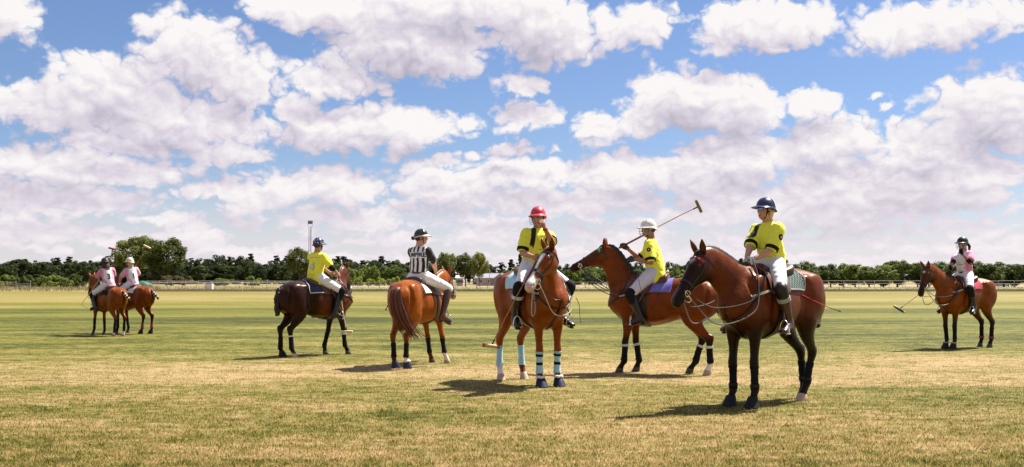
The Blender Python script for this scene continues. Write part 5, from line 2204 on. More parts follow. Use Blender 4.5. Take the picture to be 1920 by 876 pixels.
        R = Matrix((f, l, u)).transposed()
        if vents:
            g = G()
            for a in (-.5, .5):
                for ph in (.75,):
                    q = math.pi * .5 * (1 if a > 0 else -1)
                    g.ball(hp(.055, a * .10, .105), (.008 * r, .008 * r, .006 * r), R, 8, 6)
            g.ball(hp(0, 0, Cq + .001), (.011 * r, .011 * r, .005 * r), R, 10, 6)
            g.build('vent', vents, o)
        if stripes:
            g = G()
            for off in stripes[1]:
                line = [hp(A * 1.015 * math.sin(ph) ** .92 * math.cos(off) , Bq * 1.015 * math.sin(ph) ** .92 * math.sin(off), Cq * 1.012 * math.cos(ph) + rim_z(off) * (ph / 1.57) ** 3) for ph in np.linspace(.35, 1.40, 12)]
                c = Hc
                g.loft([[p - (l * math.cos(off) - f * math.sin(off)) * .009 * r, p + (l * math.cos(off) - f * math.sin(off)) * .009 * r,
                         p + (l * math.cos(off) - f * math.sin(off)) * .009 * r + (p - c).normalized() * .003, p - (l * math.cos(off) - f * math.sin(off)) * .009 * r + (p - c).normalized() * .003] for p in line])
            g.build('stripe', stripes[0], o)
        if dots:
            g = G()
            rng = np.random.default_rng(8)
            for i in range(70):
                q, ph = rng.uniform(0, 2 * math.pi), rng.uniform(.2, 1.5)
                p = hp(A * 1.005 * math.sin(ph) ** .92 * math.cos(q) + .004, Bq * 1.005 * math.sin(ph) ** .92 * math.sin(q), Cq * 1.003 * math.cos(ph) + rim_z(q) * (ph / 1.57) ** 3)
                g.ball(p, rng.uniform(.006, .014) * r, None, 6, 4, mi=i % len(dots))
            g.build('print', dots, o)
        g = G()
        for sg in (1, -1):
            side_pts = [self.hp(.030, sg * .080, .020), self.hp(.028, sg * .074, -.045), self.hp(.040, sg * .048, -.105), self.hp(.052, 0, -.124)]
            g.tube(catmull([tuple(p) for p in side_pts], 4), .007 * r, 6)
            g.tube([self.hp(-.060, sg * .074, .0), self.hp(.0, sg * .079, -.03), self.hp(.028, sg * .074, -.045)], .006 * r, 6)
        g.build('chin_strap', strap, o)
        if guard:
            g = G()
            for z, fr in ((-.035, .150), (-.075, .150), (-.105, .135)):
                g.tube(catmull([tuple(self.hp(.02, -.112, z * .6)), tuple(self.hp(.09, -.088, z)), tuple(self.hp(fr, -.03, z)), tuple(self.hp(fr, .03, z)), tuple(self.hp(.09, .088, z)), tuple(self.hp(.02, .112, z * .6))], 5), .0028, 5)
            for y in (-.075, .0, .075):
                fr = .152 if y == 0 else .112
                g.tube([self.hp(fr - .01, y, .030), self.hp(fr, y, -.035), self.hp(fr - .006, y, -.075), self.hp(fr - .02, y, -.106)], .0028, 5)
            for sg in (1, -1):
                g.tube([self.hp(.02, sg * .118, .02), self.hp(.02, sg * .112, -.06)], .0028, 5)
            g.build('face_guard', M_WIRE, o)
        self.helm = o
        return o

    def sunglasses(self, lens, frame=M_BLACK):
        r, hp = self.rs, self.hp
        g = G()
        for sg in (1, -1):
            g.tube([hp(.095, sg * .012, .012), hp(.088, sg * .058, .012), hp(.02, sg * .080, .010)], .0035 * r, 6)
        o = g.build('sunglasses', frame, self.root)
        for sg in (1, -1):
            g = G()
            rows = []
            for i in range(7):
                a = i / 6
                y = sg * (.008 + .052 * a)
                x = .0985 - .018 * a ** 2
                hh = .019 * (1 - .45 * a ** 3) * (.75 + .25 * min(1, a * 4))
                rows.append([hp(x, y, .004 + hh), hp(x + .003, y, .004), hp(x, y, .004 - hh), hp(x - .004, y, .004 - hh), hp(x - .004, y, .004 + hh)])
            g.loft(rows)
            g.build('lens', lens, o)

    def text(self, s, size, f, u, m_, back=True, width=1.0, name='lettering', bold=.004, l=0.0, spacing=1.0, lift=.004):
        """Flat lettering wrapped onto the jersey, centred at torso coordinates (l, u)."""
        c = bpy.data.curves.new('lettering', 'FONT')
        c.body, c.size, c.align_x, c.align_y = s, size, 'CENTER', 'CENTER'
        c.offset = bold
        c.space_character = spacing
        c.resolution_u = 3
        tmp = bpy.data.objects.new('lettering_source', c)
        COL.objects.link(tmp)
        bpy.context.view_layer.update()
        me = bpy.data.meshes.new_from_object(tmp.evaluated_get(bpy.context.evaluated_depsgraph_get()))
        bpy.data.objects.remove(tmp)
        bpy.data.curves.remove(c)
        bm = bmesh.new()
        bm.from_mesh(me)
        bmesh.ops.triangulate(bm, faces=bm.faces)
        for _ in range(4):
            ed = [e for e in bm.edges if e.calc_length() > .022]
            if not ed:
                break
            bmesh.ops.subdivide_edges(bm, edges=ed, cuts=1)
            bmesh.ops.triangulate(bm, faces=bm.faces)
        F, L, U = self.F, self.L, self.U
        sgn = 1 if back else -1
        for v in bm.verts:
            ax = Vector((v.co.x * width, v.co.y, 0))
            q = self.P + U * ((u + ax.y) * self.rs) + L * ((l - sgn * ax.x) * self.rs)
            d = F * sgn
            h = self.jbvh.ray_cast(q - d * .5, d)
            v.co = (h[0] - d * lift) if h[0] is not None else q - d * .13
        bm.to_mesh(me)
        bm.free()
        me.materials.append(m_)
        o = link(name, me, self.jersey)
        return o

    def badge(self, sg, at_=.55, r=.035, ring=M_BLACK, core=M_WHITE):
        """Round woven badge on the outside of a sleeve."""
        s_, e_ = self.sh[sg], self.elbow[sg]
        c = s_.lerp(e_, at_ * .72)
        cand = [Vector((0, sg, 0)), self.L * sg, self.L * sg - self.F * .4]
        d = cand[1]
        ax = (e_ - s_).normalized()
        d = (d - ax * d.dot(ax)).normalized()
        t = ax.cross(d)
        n = 16
        for rad, off, m_, nm in ((r, .003, ring, 'badge'), (r * .62, .0050, mat('badge_brown', (.13, .03, .015), .7), 'badge_field'), (r * .30, .0065, core, 'badge_mark')):
            g = G()
            pts = []
            cc = self.jbvh.ray_cast(c + d * .3, -d)
            cen = (cc[0] if cc[0] else c) + d * off
            for i in range(n):
                q = 2 * math.pi * i / n
                p = c + (t * math.cos(q) + ax * math.sin(q)) * rad
                h = self.jbvh.ray_cast(p + d * .3, -d)
                pts.append((h[0] if h[0] else p) + d * off)
            g.add([cen] + pts, [(0, 1 + i, 1 + (i + 1) % n) for i in range(n)])
            o = g.build(nm, m_, self.jersey if nm == 'badge' else base, recalc=False)
            if nm == 'badge':
                base = self.jersey
        return o


def polo_mallet(label, a, b, head_dir, M, head_m, shaft_m=M_CANE, grip_m=None, head_len=.24, root_scale=1.0, group='polo mallets', ends=None, grip_len=.28):
    """Mallet from the hand (a) to the head (b), world coordinates; the head lies along head_dir."""
    a, b = Vector(a), Vector(b)
    r = empty('polo_mallet', a)
    tag(r, label, 'polo mallet', group)
    d = b - a
    n = d.normalized()
    g = G()
    pts = [d * t + n.orthogonal() * .012 * math.sin(math.pi * t) for t in (0, .25, .5, .75, 1)]
    g.tube(pts, [.011, .0095, .0085, .0075, .007], 8)
    g.build('shaft', shaft_m, r)
    G().tube([-n * .06, n * grip_len], [.016, .0145], 10).build('grip', grip_m or M_LEATHER, r)
    hd = Vector(head_dir).normalized()
    L = head_len
    g = G()
    g.tube([d - hd * L / 2, d - hd * L * .47, d, d + hd * L * .47, d + hd * L / 2], [.020, .024, .026, .024, .020], 14)
    h = g.build('mallet_head', head_m, r)
    if ends:
        for s in (-1, 1):
            G().tube([d + hd * s * L * .36, d + hd * s * L * .505], [.0275, .0245], 14).build('head_ferrule', ends, h)
    G().tube([d - n * .10, d - n * .01], [.0095, .011], 8).build('head_binding', M_BLACK, h)
    return r


def whip(label, pts, m_, tip_m=None, th=.006, group=None):
    r = empty('riding_whip', pts[0])
    tag(r, label, 'whip', group)
    P = [Vector(p) - Vector(pts[0]) for p in pts]
    S = [Vector(p) for p in catmull([tuple(p) for p in P], 6)]
    n = len(S)
    k = int(n * .72) if tip_m else n
    G().tube(S[:k + 1], [th * (1 - .45 * i / n) for i in range(len(S[:k + 1]))], 6).build('shaft', m_, r)
    if tip_m:
        G().tube(S[k:], [th * .55 * (1 - .3 * i / n) for i in range(len(S[k:]))], 6).build('lash', tip_m, r)
        G().tube([S[-2], S[-1]], [th * .9, th * 1.2], 6).build('popper', tip_m, r)
    return r

# ------------------------------------------------------------------ the cast
M_YCUFF = M_BLACK
M_PATCH_Q = mat('green_quilted_pad', (.055, .095, .085), .85)


def quilt(m, a, b_, n):
    """Stitched lozenges: pale seams and puffed cells over a cloth."""
    N = NT(m.node_tree)
    bs = m.node_tree.nodes['Principled BSDF']
    X = N.xyz(N.node('ShaderNodeTexCoord').outputs['Object'])
    s, t = N.m('ADD', X[0], X[2]), N.m('SUBTRACT', X[0], X[2])
    h = N.m('MULTIPLY', N.m('ABSOLUTE', N.m('SINE', N.m('MULTIPLY', s, n))), N.m('ABSOLUTE', N.m('SINE', N.m('MULTIPLY', t, n))))
    N.put(bs.inputs['Base Color'], N.mix(N.ramp(h, .05, .45), b_, a))
    bn = N.node('ShaderNodeBump')
    bn.inputs['Strength'].default_value = 1.0
    bn.inputs['Distance'].default_value = .02
    N.put(bn.inputs['Height'], h)
    N.put(bs.inputs['Normal'], bn.outputs[0])


quilt(M_PATCH_Q, (.030, .060, .052), (.22, .27, .25), 70)
M_PAD_PURPLE = mat('purple_knit_pad', (.16, .13, .42), .9, bump=.8, bscale=70, var=.5, scale=55)
M_PAD_BLUE = mat('pale_blue_pad', (.42, .62, .74), .9, bump=.5, var=.15)
M_PAD_NAVY = mat('navy_pad', (.02, .025, .07), .85, bump=.5)
M_PAD_WHITE = mat('white_fleece_pad', (.60, .58, .54), .95, bump=.9, bscale=90)
M_WRAP_BLUE = mat('pale_blue_wrap', (.34, .55, .62), .85, bump=.6, bscale=80)
M_WRAP_RED = mat('dark_red_wrap', (.26, .035, .045), .85, bump=.6)
M_WRAP_BLACK = mat('black_wrap', (.008, .008, .010), .85, spec=.15, bump=.6, bscale=80)
M_BELL_NAVY = mat('navy_rubber', (.007, .013, .042), .6, spec=.25)
M_BELL_PURPLE = mat('purple_rubber', (.016, .013, .045), .5)
M_FLEECE = mat('white_fleece', (.72, .68, .62), .95, bump=1.0, bscale=140)
M_GREY_CLOTH = mat('grey_webbing', (.30, .29, .27), .85, bump=.4)
M_GLOVE_GREY = mat('dark_grey_glove', (.035, .033, .033), .75, bump=.5)
M_REIN_GREY = mat('grey_rope_rein', (.17, .155, .14), .7, bump=.6, bscale=200)
M_SILVER_HAIR = mat('blond_hair', (.50, .34, .15), .5, bump=.6)
M_HAIR_DK = mat('dark_brown_hair', (.030, .016, .010), .5, bump=.6)
M_PRINT_BLACK = mat('black_print', (.02, .02, .022), .7)
M_PRINT_GREY = mat('grey_print', (.34, .36, .22), .7)
M_PRINT_OLIVE = mat('olive_print', (.30, .30, .05), .7)


def yellow(X):
    C = np.tile(np.array((.78, .76, .060), np.float32), (len(X), 1))
    return C


def yellow_strap(X):
    """Yellow with one black band running over the right shoulder and down the chest."""
    C = yellow(X)
    f, l, u = X[:, 0], X[:, 1], X[:, 2]
    k = sstep(.034, .027, np.abs(l + .085 - .10 * (u - .36))) * sstep(.00, .03, f + (u - .40) * .6) * sstep(.05, .10, u)
    k = np.maximum(k, sstep(.034, .027, np.abs(l + .085)) * sstep(.38, .41, u))[:, None]
    return C * (1 - k) + np.array((.014, .014, .016)) * k


def yellow_patch(X):
    C = yellow(X)
    f, l, u = X[:, 0], X[:, 1], X[:, 2]
    k = (sstep(.040, .033, np.abs(l + .105)) * sstep(.31, .35, u) * sstep(-.05, -.01, f))[:, None]
    return C * (1 - k) + np.array((.014, .014, .016)) * k


def pink_white(side_amt=1.0, front=True):
    def p(X):
        f, l, u = X[:, 0], X[:, 1], X[:, 2]
        n = .05 * vnoise(X, 9, 4) + .025 * vnoise(X, 22, 6)
        k = np.maximum(sstep(.085, .16, np.abs(l) + n), sstep(.14, .02, u + n * 1.2) * .65) * side_amt
        k = np.maximum(k, sstep(.40, .46, u + n) * .5)[:, None]
        return np.array((.74, .70, .74)) * (1 - k) + np.array((.60, .20, .32)) * k
    return p


def umpire_stripes(X):
    f, l, u = X[:, 0], X[:, 1], X[:, 2]
    ph = np.cos(2 * np.pi * (l + .012 * np.sin(u * 11)) / .082)
    k = sstep(-.25, -.02, ph)
    band = sstep(.292, .302, u) * sstep(.402, .392, u) * (f < 0)
    k = np.maximum(k, band)
    arm = sstep(.160, .166, np.abs(l))
    k = k * (1 - arm)
    k = k[:, None]
    return np.array((.016, .016, .018)) * (1 - k) + np.array((.80, .80, .82)) * k


def finish_rider(H, R, stirrups=(1, -1)):
    for sg in stirrups:
        H.stirrup(R.to[sg] + Vector((0, 0, -.012)), sg)


# ---- foreground: dark bay, rider with navy helmet
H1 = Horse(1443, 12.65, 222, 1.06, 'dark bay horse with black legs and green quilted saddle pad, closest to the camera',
           bay((.112, .0225, .0019), leg_hi=1.12, leg_lo=.66, marks=(('star', .8), ('snip', .9), ('darkface', .92)), under=(.03, .008, .004)),  # black legs reach higher and underside darkens, with shade painted into the coat
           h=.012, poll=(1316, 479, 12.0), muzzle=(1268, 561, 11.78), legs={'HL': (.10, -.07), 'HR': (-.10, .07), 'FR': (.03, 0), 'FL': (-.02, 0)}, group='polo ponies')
H1.hoof([M_HOOF, M_HOOF, M_HOOF_PALE, M_HOOF])
H1.mane(M_MANE, .030)
H1.tail('braid', M_MANE)
H1.wraps(M_WRAP_BLACK, z0=.45, z1=.19, bands=((.24, M_BELL_BLACK),))
H1.bell(('FL', 'FR'), M_BELL_BLACK)
H1.saddlery(M_PATCH_Q, M_GREY_CLOTH)
H1.bridle(hand=(.42, .06, 1.60), brow=mat('red_browband', (.30, .02, .03), .5), brow_dots=M_PRINT_WHITE, rope_rein=M_REIN_GREY, leather=M_LEATHER_DK, slack=.22)
R1 = Rider(H1, 'laughing rider in yellow jersey, navy helmet and blue mirror sunglasses on the closest horse', skin=(.50, .25, .17), rs=.925, seat=(-.02, 0, 1.555),
           lean=.10, yaw=-.12, head_yaw=-.36, head_pitch=.03, mouth_open=True, hair=(.40, .26, .11), jersey=dict(color=yellow_patch, cuff=M_YCUFF, billow=.035, broad=1.08), sleeve=.86,
           left=(.35, .05, 1.60), right=(.37, -.04, 1.60), lpole=(-.55, .50, -.85), rpole=(-.35, -.9, -.7), knee=(.30, .36, 1.27), h=.009, group='polo riders')
R1.boots(M_BOOT, M_LEATHER_DK, M_GREY_CLOTH)
R1.gloves(M_WHITE, (1,))
R1.hair(M_SILVER_HAIR, 'bob')
R1.helmet(mat('navy_helmet_shell', (.018, .022, .085), .35, coat=.4), stripes=(M_PRINT_WHITE, (2.2, -2.2)), vents=M_PRINT_WHITE, trim=M_BLACK)
R1.sunglasses(M_LENS)
R1.badge(1)
R1.text('—–—', .055, 0, .20, M_PRINT_OLIVE, back=False, spacing=1.1, bold=.001)
finish_rider(H1, R1)
hw = H1.M @ Vector((.40, .03, 1.60))
whip('red riding whip with a black lash held across the rump of the closest horse',
     [tuple(hw), tuple(at(1450, 524, 12.45)), tuple(at(1520, 561, 12.75)), tuple(at(1555, 577, 12.8)), tuple(at(1576, 584, 12.8))], mat('red_whip', (.45, .02, .05), .4), M_BLACK, th=.008)

# ---- chestnut with the white blaze, rider with red helmet
H5 = Horse(998, 15.13, -66, 1.06, 'chestnut horse with broad white blaze and pale blue leg wraps, facing the camera',
           bay((.200, .043, .0038), dark=(.12, .028, .008), leg_hi=.5, leg_lo=.3, muzzle=False, marks=(('blaze', .036),), socks=(('HR', .19), ('HL', .10))),
           h=.012, poll=(1031, 472, 14.25), muzzle=(993, 534, 13.92), legs={'HR': (0, -.05), 'HL': (0, .03)}, group='polo ponies')
H5.hoof([M_HOOF, M_HOOF, M_HOOF_PALE, M_HOOF_PALE])
H5.mane(M_MANE_RED, .02)
H5.tail('braid', M_MANE_RED)
H5.wraps(M_WRAP_BLUE, ('HL', 'HR'), z0=.47, z1=.18)
H5.wraps(M_WRAP_BLUE, ('FL', 'FR'), z0=.46, z1=.16, bands=((.405, M_WRAP_BLACK), (.30, M_WRAP_BLACK)))
H5.bell(('FL', 'FR'), M_BELL_NAVY, M_FLEECE)
H5.saddlery(M_PAD_BLUE, M_PRINT_WHITE)
H5.bridle(hand=(.45, -.02, 1.58), rope_rein=M_ROPE, slack=.25, wide_nose=.045)
R5 = Rider(H5, 'rider in red helmet and yellow jersey resting chin on raised hand', skin=(.42, .19, .12), rs=.99, seat=(-.02, .035, 1.57), lean=.03, side=.115, yaw=-.15, head_yaw=-.62, head_pitch=-.04,
           jersey=dict(color=yellow_strap, cuff=M_YCUFF), left=(1021, 427, 14.78), right=(.27, -.12, 1.68), lpole=(.1, .5, -1), rpole=(-.7, -.45, -.8), sleeve=.76, lfwd=(.3, -.45, .8), lpalm=(-.8, -.3, 0),
           lcurl=1.5, h=.009, knee={1: (.28, .41, 1.29), -1: (.28, .325, 1.27)}, ankle={1: (.12, .37, .86), -1: (.13, .315, .86)}, toe={1: (.26, .44, .80), -1: (.29, .345, .80)}, group='polo riders')
R5.boots(M_BOOT_DK, M_BLACK, M_PRINT_WHITE)
R5.hair(M_HAIR_DK, 'short')
R5.helmet(mat('red_helmet_shell', (.50, .025, .055), .4, coat=.3), guard=True, vents=M_PRINT_WHITE)
R5.text('—–—', .05, 0, .22, M_PRINT_BLACK, back=False, l=.06, bold=.001)
G().tube([R5.hand[1] - R5.hframe[1][1] * .012, R5.hand[1] - R5.hframe[1][1] * .035], .033, 12).build('wristband', M_WRAP_RED, R5.root)
finish_rider(H5, R5)
a = H5.M @ R5.grip[-1]
polo_mallet('polo mallet with red ended head hanging down beside the chestnut horse with the blaze', a, at(921, 649, 14.25), (1, .15, -.12), H5.M, M_WOOD,
            mat('red_cane', (.36, .13, .06), .5), ends=mat('red_paint', (.45, .06, .05), .5), head_len=.235)
whip('thin dark whip hanging beside the knee of the red helmeted rider', [tuple(at(1080, 558, 14.9)), tuple(at(1086, 572, 14.9)), tuple(at(1087, 590, 14.9)), tuple(at(1089, 606, 14.9))], M_LEATHER_DK, None, .005)

# ---- bay behind the closest horse, rider with white helmet and raised mallet
H6 = Horse(1239, 16.8, 160, 1.0, 'bay horse with purple saddle pad and black leg wraps, head raised',
           bay((.145, .030, .0030), leg_hi=.70, leg_lo=.48, marks=(('darkface', .4),), socks=(('HL', .19),)),
           poll=(1136, 468, 17.12), muzzle=(1081, 498, 17.25), legs={'FL': (.09, 0), 'FR': (-.12, 0), 'HL': (-.12, 0), 'HR': (.20, 0)}, group='polo ponies')
H6.hoof([M_HOOF, M_HOOF, M_HOOF_PALE, M_HOOF])
H6.mane(M_MANE, .05)
H6.tail('stub', M_MANE)
H6.wraps(M_WRAP_BLACK, z0=.44, z1=.18, top=M_PRINT_WHITE)
H6.saddlery(M_PAD_PURPLE, None, dx=.14)
H6.bridle(hand=(.46, .10, 1.72), brow=mat('green_browband', (.02, .42, .10), .5), slack=.10)
R6 = Rider(H6, 'rider in white helmet and yellow jersey with a mallet raised over the shoulder', skin=(.34, .15, .09), rs=1.05, seat=(.10, 0, 1.58), lean=.12, yaw=.05, head_yaw=.62, head_pitch=-.05,
           jersey=dict(color=yellow, cuff=M_YCUFF, billow=.015), left=(1190, 486, 16.7), right=(1177, 466, 17.0), lpole=(-.6, .3, -.9), rpole=(-.6, -.4, -.8), sleeve=.80, rfwd=(.8, .1, .45), lfwd=(1, 0, -.1),
           breech=(.56, .54, .62), knee=(.40, .355, 1.24), ankle=(.24, .34, .86), toe=(.40, .37, .80), group='polo riders')
R6.boots(M_BOOT_DK, M_BLACK)
R6.gloves(M_GLOVE_GREY)
R6.hair(M_HAIR_DK, 'short')
R6.helmet(mat('white_helmet_shell', (.66, .64, .60), .4, coat=.3), guard=True, vents=M_PRINT_BLACK)
R6.badge(1)
finish_rider(H6, R6)
polo_mallet('polo mallet raised over the shoulder of the white helmeted rider', H6.M @ R6.grip[-1], at(1310, 387, 16.9), (.45, .3, -.85), H6.M, mat('dark_mallet_wood', (.16, .12, .05), .6), head_len=.22,
            grip_m=mat('red_brown_grip', (.22, .05, .04), .6), grip_len=.42)
whip('thin dark whip hanging over the purple saddle pad', [tuple(at(1194, 508, 16.35)), tuple(at(1201, 540, 16.3)), tuple(at(1212, 572, 16.25)), tuple(at(1224, 590, 16.25))], M_LEATHER_DK, None, .004)

# ---- chestnut seen from behind, umpire
H4 = Horse(786, 18.3, 69, .97, 'bright chestnut horse seen from behind with long tail, ridden by the umpire',
           bay((.250, .060, .0050), dark=(.06, .016, .006), leg_hi=.62, leg_lo=.42, muzzle=False, socks=(('FR', .20), ('HR', .24))),
           poll=(836, 517, 19.25), muzzle=(850, 553, 19.7), legs={'HL': (-.05, -.02), 'HR': (-.06, .02, 0, .0), 'FL': (.12, -.06), 'FR': (.10, -.12)}, group='polo ponies')
H4.hoof([M_HOOF, M_HOOF_PALE, M_HOOF, M_HOOF])
H4.mane(M_MANE_RED, .03)
H4.tail('long', M_MANE_RED)
H4.wraps(M_WRAP_BLACK, z0=.45, z1=.19)
H4.bell(('HL',), M_BELL_PURPLE)
H4.bell(('HR',), M_BELL_PURPLE, M_FLEECE)
H4.saddlery(M_WHITE, M_BLACK, pad_back=-.30)
H4.bridle(hand=(.44, -.08, 1.60), slack=.06)
R4 = Rider(H4, 'umpire in black and white striped shirt and black helmet seen from behind', skin=(.55, .28, .20), rs=1.03, lean=.06, yaw=-.10, head_yaw=-1.02, head_pitch=.02,
           jersey=dict(color=umpire_stripes, tuck=True), left=(.40, .05, 1.62), right=(822, 522, 18.75), rpole=(-.5, -1, .0), lpole=(-.5, 1, -.3), sleeve=.75,
           knee=(.30, .43, 1.36), ankle=(.10, .40, .86), toe=(.26, .46, .78), group='polo riders')
R4.boots(M_BOOT, None)
R4.hair(M_HAIR_DK, 'bun')
R4.helmet(mat('black_helmet_shell', (.018, .017, .017), .28, coat=.5), brim_m=mat('cream_brim', (.55, .46, .33), .55), trim=M_BLACK, stripes=(M_BLACK, (1.2, -1.2)))
R4.text('UMPIRE', .098, 0, .347, M_PRINT_BLACK, back=True, spacing=1.0, bold=.0035)
finish_rider(H4, R4)
whip('black whip with looped lash held low on the left of the striped umpire', [tuple(at(752, 565, 18.1)), tuple(at(735, 569, 18.1)), tuple(at(727, 574, 18.1)), tuple(at(723, 582, 18.1))], M_BLACK, M_BLACK, .014)

# ---- black brown horse seen from behind, number 4
H3 = Horse(594, 20.7, 45, .96, 'black brown horse with braided tail and navy saddle pad seen from behind',
           bay((.018, .0055, .0035), back=(.085, .019, .006), back_x=(-.02, -.22), leg_hi=.9, leg_lo=.6, muzzle=True, socks=(('HR', .12),)),
           poll=(644, 505, 21.3), muzzle=(655, 545, 21.65), legs={'HL': (-.06, .03), 'HR': (.0, -.02), 'FL': (-.24, 0), 'FR': (.14, 0)}, group='polo ponies')
H3.hoof([M_HOOF, M_HOOF, M_HOOF, M_HOOF_PALE])
H3.mane(M_MANE, .03)
H3.tail('braid', M_MANE)
H3.wraps(M_WRAP_BLACK, z0=.43, z1=.19)
H3.wraps(M_PRINT_WHITE, ('HR', 'FR'), z0=.44, z1=.41, grow=.018, name='white_band')
H3.bell(('HL',), M_BELL_BLACK)
H3.saddlery(M_PAD_NAVY, M_PRINT_WHITE)
H3.bridle(hand=(.46, 0, 1.60), slack=.10)
R3 = Rider(H3, 'rider with number 4 on a yellow jersey and patterned blue helmet seen from behind', skin=(.40, .19, .12), rs=.99, lean=.05, yaw=.30, head_yaw=.10, head_pitch=-.03,
           jersey=dict(color=yellow, billow=.02), left=(.42, .10, 1.64), right=(633, 513, 20.75), rpole=(-.7, -.8, -.1), lpole=(-.5, 1, -.2), sleeve=.72, lcurl=1.3, rcurl=1.5,
           knee=(.34, .36, 1.30), ankle=(.18, .35, .84), toe=(.34, .39, .78), group='polo riders')
R3.boots(M_BOOT_DK, M_BLACK)
R3.hair(M_HAIR_DK, 'short')
R3.helmet(mat('blue_black_helmet_shell', (.010, .014, .045), .35, coat=.4), dots=[mat('blue_print', (.05, .16, .55), .5), mat('pale_print', (.55, .62, .75), .5), mat('pink_print', (.55, .06, .18), .5)], front=.05)
R3.text('4', .185, 0, .20, mat('dark_grey_print', (.10, .10, .09), .7), back=True, width=1.05, bold=.013, lift=.004)
R3.text('4', .185, 0, .20, M_PRINT_WHITE, back=True, width=1.05, bold=.006, lift=.008)
R3.text('———–——', .045, 0, .395, M_PRINT_GREY, back=True, bold=.002)
R3.text('—–——', .055, 0, .045, M_PRINT_GREY, back=True, bold=.002)
for sg in (-1, 1):
    e0, w0, s0 = R3.elbow[sg], R3.hand[sg], R3.sh[sg]
    G().tube([s0.lerp(e0, .72), e0, e0.lerp(w0, .12), e0.lerp(w0, .40)], [.054, .054, .055, .046], 12).build('elbow_guard', M_BLACK, R3.root)
finish_rider(H3, R3)
polo_mallet('polo mallet hanging straight down from the hand of rider number 4', H3.M @ R3.grip[-1], at(650, 622, 20.5), (1, -.1, .04), H3.M, mat('pale_mallet_wood', (.62, .48, .30), .55), mat('pale_cane', (.50, .36, .26), .5), head_len=.235)

# ---- the two at the far left
H2 = Horse(202, 28.25, 140, .85, 'bay horse carrying rider number 3, nearer of the two at the far left',
           bay((.175, .038, .0040), leg_hi=.62, leg_lo=.44, socks=(('HR', .15), ('HL', .12))),
           h=.016, poll=(173, 520, 28.7), muzzle=(168, 552, 28.95), legs={'FL': (.10, 0), 'FR': (-.10, 0), 'HL': (.05, 0), 'HR': (-.04, 0)}, group='polo ponies')
H2.hoof([M_HOOF, M_HOOF, M_HOOF_PALE, M_HOOF_PALE])
H2.mane(M_MANE)
H2.tail('side', M_MANE, M_FLEECE)
H2.wraps(M_WRAP_BLACK)
H2.saddlery(M_BLACK)
H2.bridle(hand=(.45, 0, 1.60), slack=.12)
R2 = Rider(H2, 'rider with number 3 on a pink and white shirt and dark brown helmet', skin=(.10, .045, .028), rs=1.06, lean=.10, side=.10, yaw=-.25, head_yaw=.15, head_pitch=-.30,
           jersey=dict(color=pink_white()), left=(.44, .16, 1.60), right=(.36, -.16, 1.70), rpole=(-.4, -1, -.2), lpole=(-.4, 1, -.2), sleeve=.70, hair=(.02, .01, .008), h=.012, breech=(.66, .64, .68), group='polo riders')
R2.boots(M_BOOT_DK, M_BLACK)
R2.hair(mat('dark_dreadlocks', (.045, .014, .010), .6, bump=.6), 'dreads')
R2.helmet(mat('dark_brown_helmet_shell', (.030, .016, .015), .5), front=.05)
R2.text('3', .20, 0, .22, M_PRINT_BLACK, back=True, bold=.008)
e0, w0 = R2.elbow[-1], R2.hand[-1]
G().tube([R2.sh[-1].lerp(e0, .74), e0, e0.lerp(w0, .12), e0.lerp(w0, .45)], [.054, .055, .055, .047], 12).build('elbow_guard', mat('green_elbow_guard', (.09, .17, .02), .7), R2.root)
finish_rider(H2, R2)
polo_mallet('polo mallet with dark pink head held upright by rider number 3', H2.M @ R2.grip[-1], at(211, 466.5, 28.1), (.9, .2, -.25), H2.M, mat('dark_pink_wood', (.28, .02, .10), .5), mat('brown_cane', (.30, .17, .09), .5), head_len=.21)
whip('pale cane whip hanging beside the horse of rider number 3', [tuple(at(186, 524, 28.0)), tuple(at(170, 548, 28.0)), tuple(at(154, 569, 28.0)), tuple(at(158, 575, 28.0)), tuple(at(166, 578, 28.0))], mat('pale_whip_cane', (.55, .38, .24), .5), None, .009)

HB = Horse(247, 29.4, 150, .87, 'bay horse with taped black tail and dark red leg wraps at the far left',
           bay((.150, .031, .0036), leg_hi=.66, leg_lo=.46), h=.016, poll=(214, 520, 29.9), muzzle=(196, 547, 30.1), legs={'FL': (.0, 0), 'FR': (-.22, 0), 'HL': (.06, 0), 'HR': (-.08, 0)}, group='polo ponies')
HB.hoof([M_HOOF] * 4)
HB.mane(M_MANE)
HB.tail('side', M_MANE, M_PRINT_WHITE)
HB.wraps(M_WRAP_BLACK, ('FL', 'FR'))
HB.wraps(M_WRAP_RED, ('HL', 'HR'), z0=.34, z1=.16)
HB.bell(('HL', 'HR'), M_BELL_BLACK)
HB.saddlery(M_PAD_WHITE, M_BLACK)
HB.bridle(hand=(.45, 0, 1.60), slack=.12)
RB = Rider(HB, 'rider with number 1 on a pink and white shirt and cream helmet', skin=(.50, .25, .18), rs=1.02, lean=.06, side=.12, yaw=-.30, head_yaw=.35, head_pitch=-.02,
           jersey=dict(color=pink_white(.8)), left=(.44, .14, 1.62), right=(.30, -.20, 1.80), rpole=(-.6, -.9, -.3), lpole=(-.4, 1, -.2), sleeve=.72, hair=(.4, .26, .11), h=.012, breech=(.66, .64, .68), group='polo riders')
RB.boots(M_BOOT_DK, M_BLACK)
RB.hair(M_SILVER_HAIR, 'long')
RB.helmet(mat('cream_helmet_shell', (.62, .57, .44), .45, coat=.3), front=.04, stripes=(M_GREY_CLOTH, (1.4, -1.4)))
RB.sunglasses(M_EYE)
RB.text('1', .20, 0, .22, M_PRINT_BLACK, back=True, bold=.008)
e0, w0 = RB.elbow[-1], RB.hand[-1]
G().tube([RB.sh[-1].lerp(e0, .76), e0, e0.lerp(w0, .12), e0.lerp(w0, .45)], [.054, .055, .055, .047], 12).build('elbow_guard', M_BLACK, RB.root)
finish_rider(HB, RB)
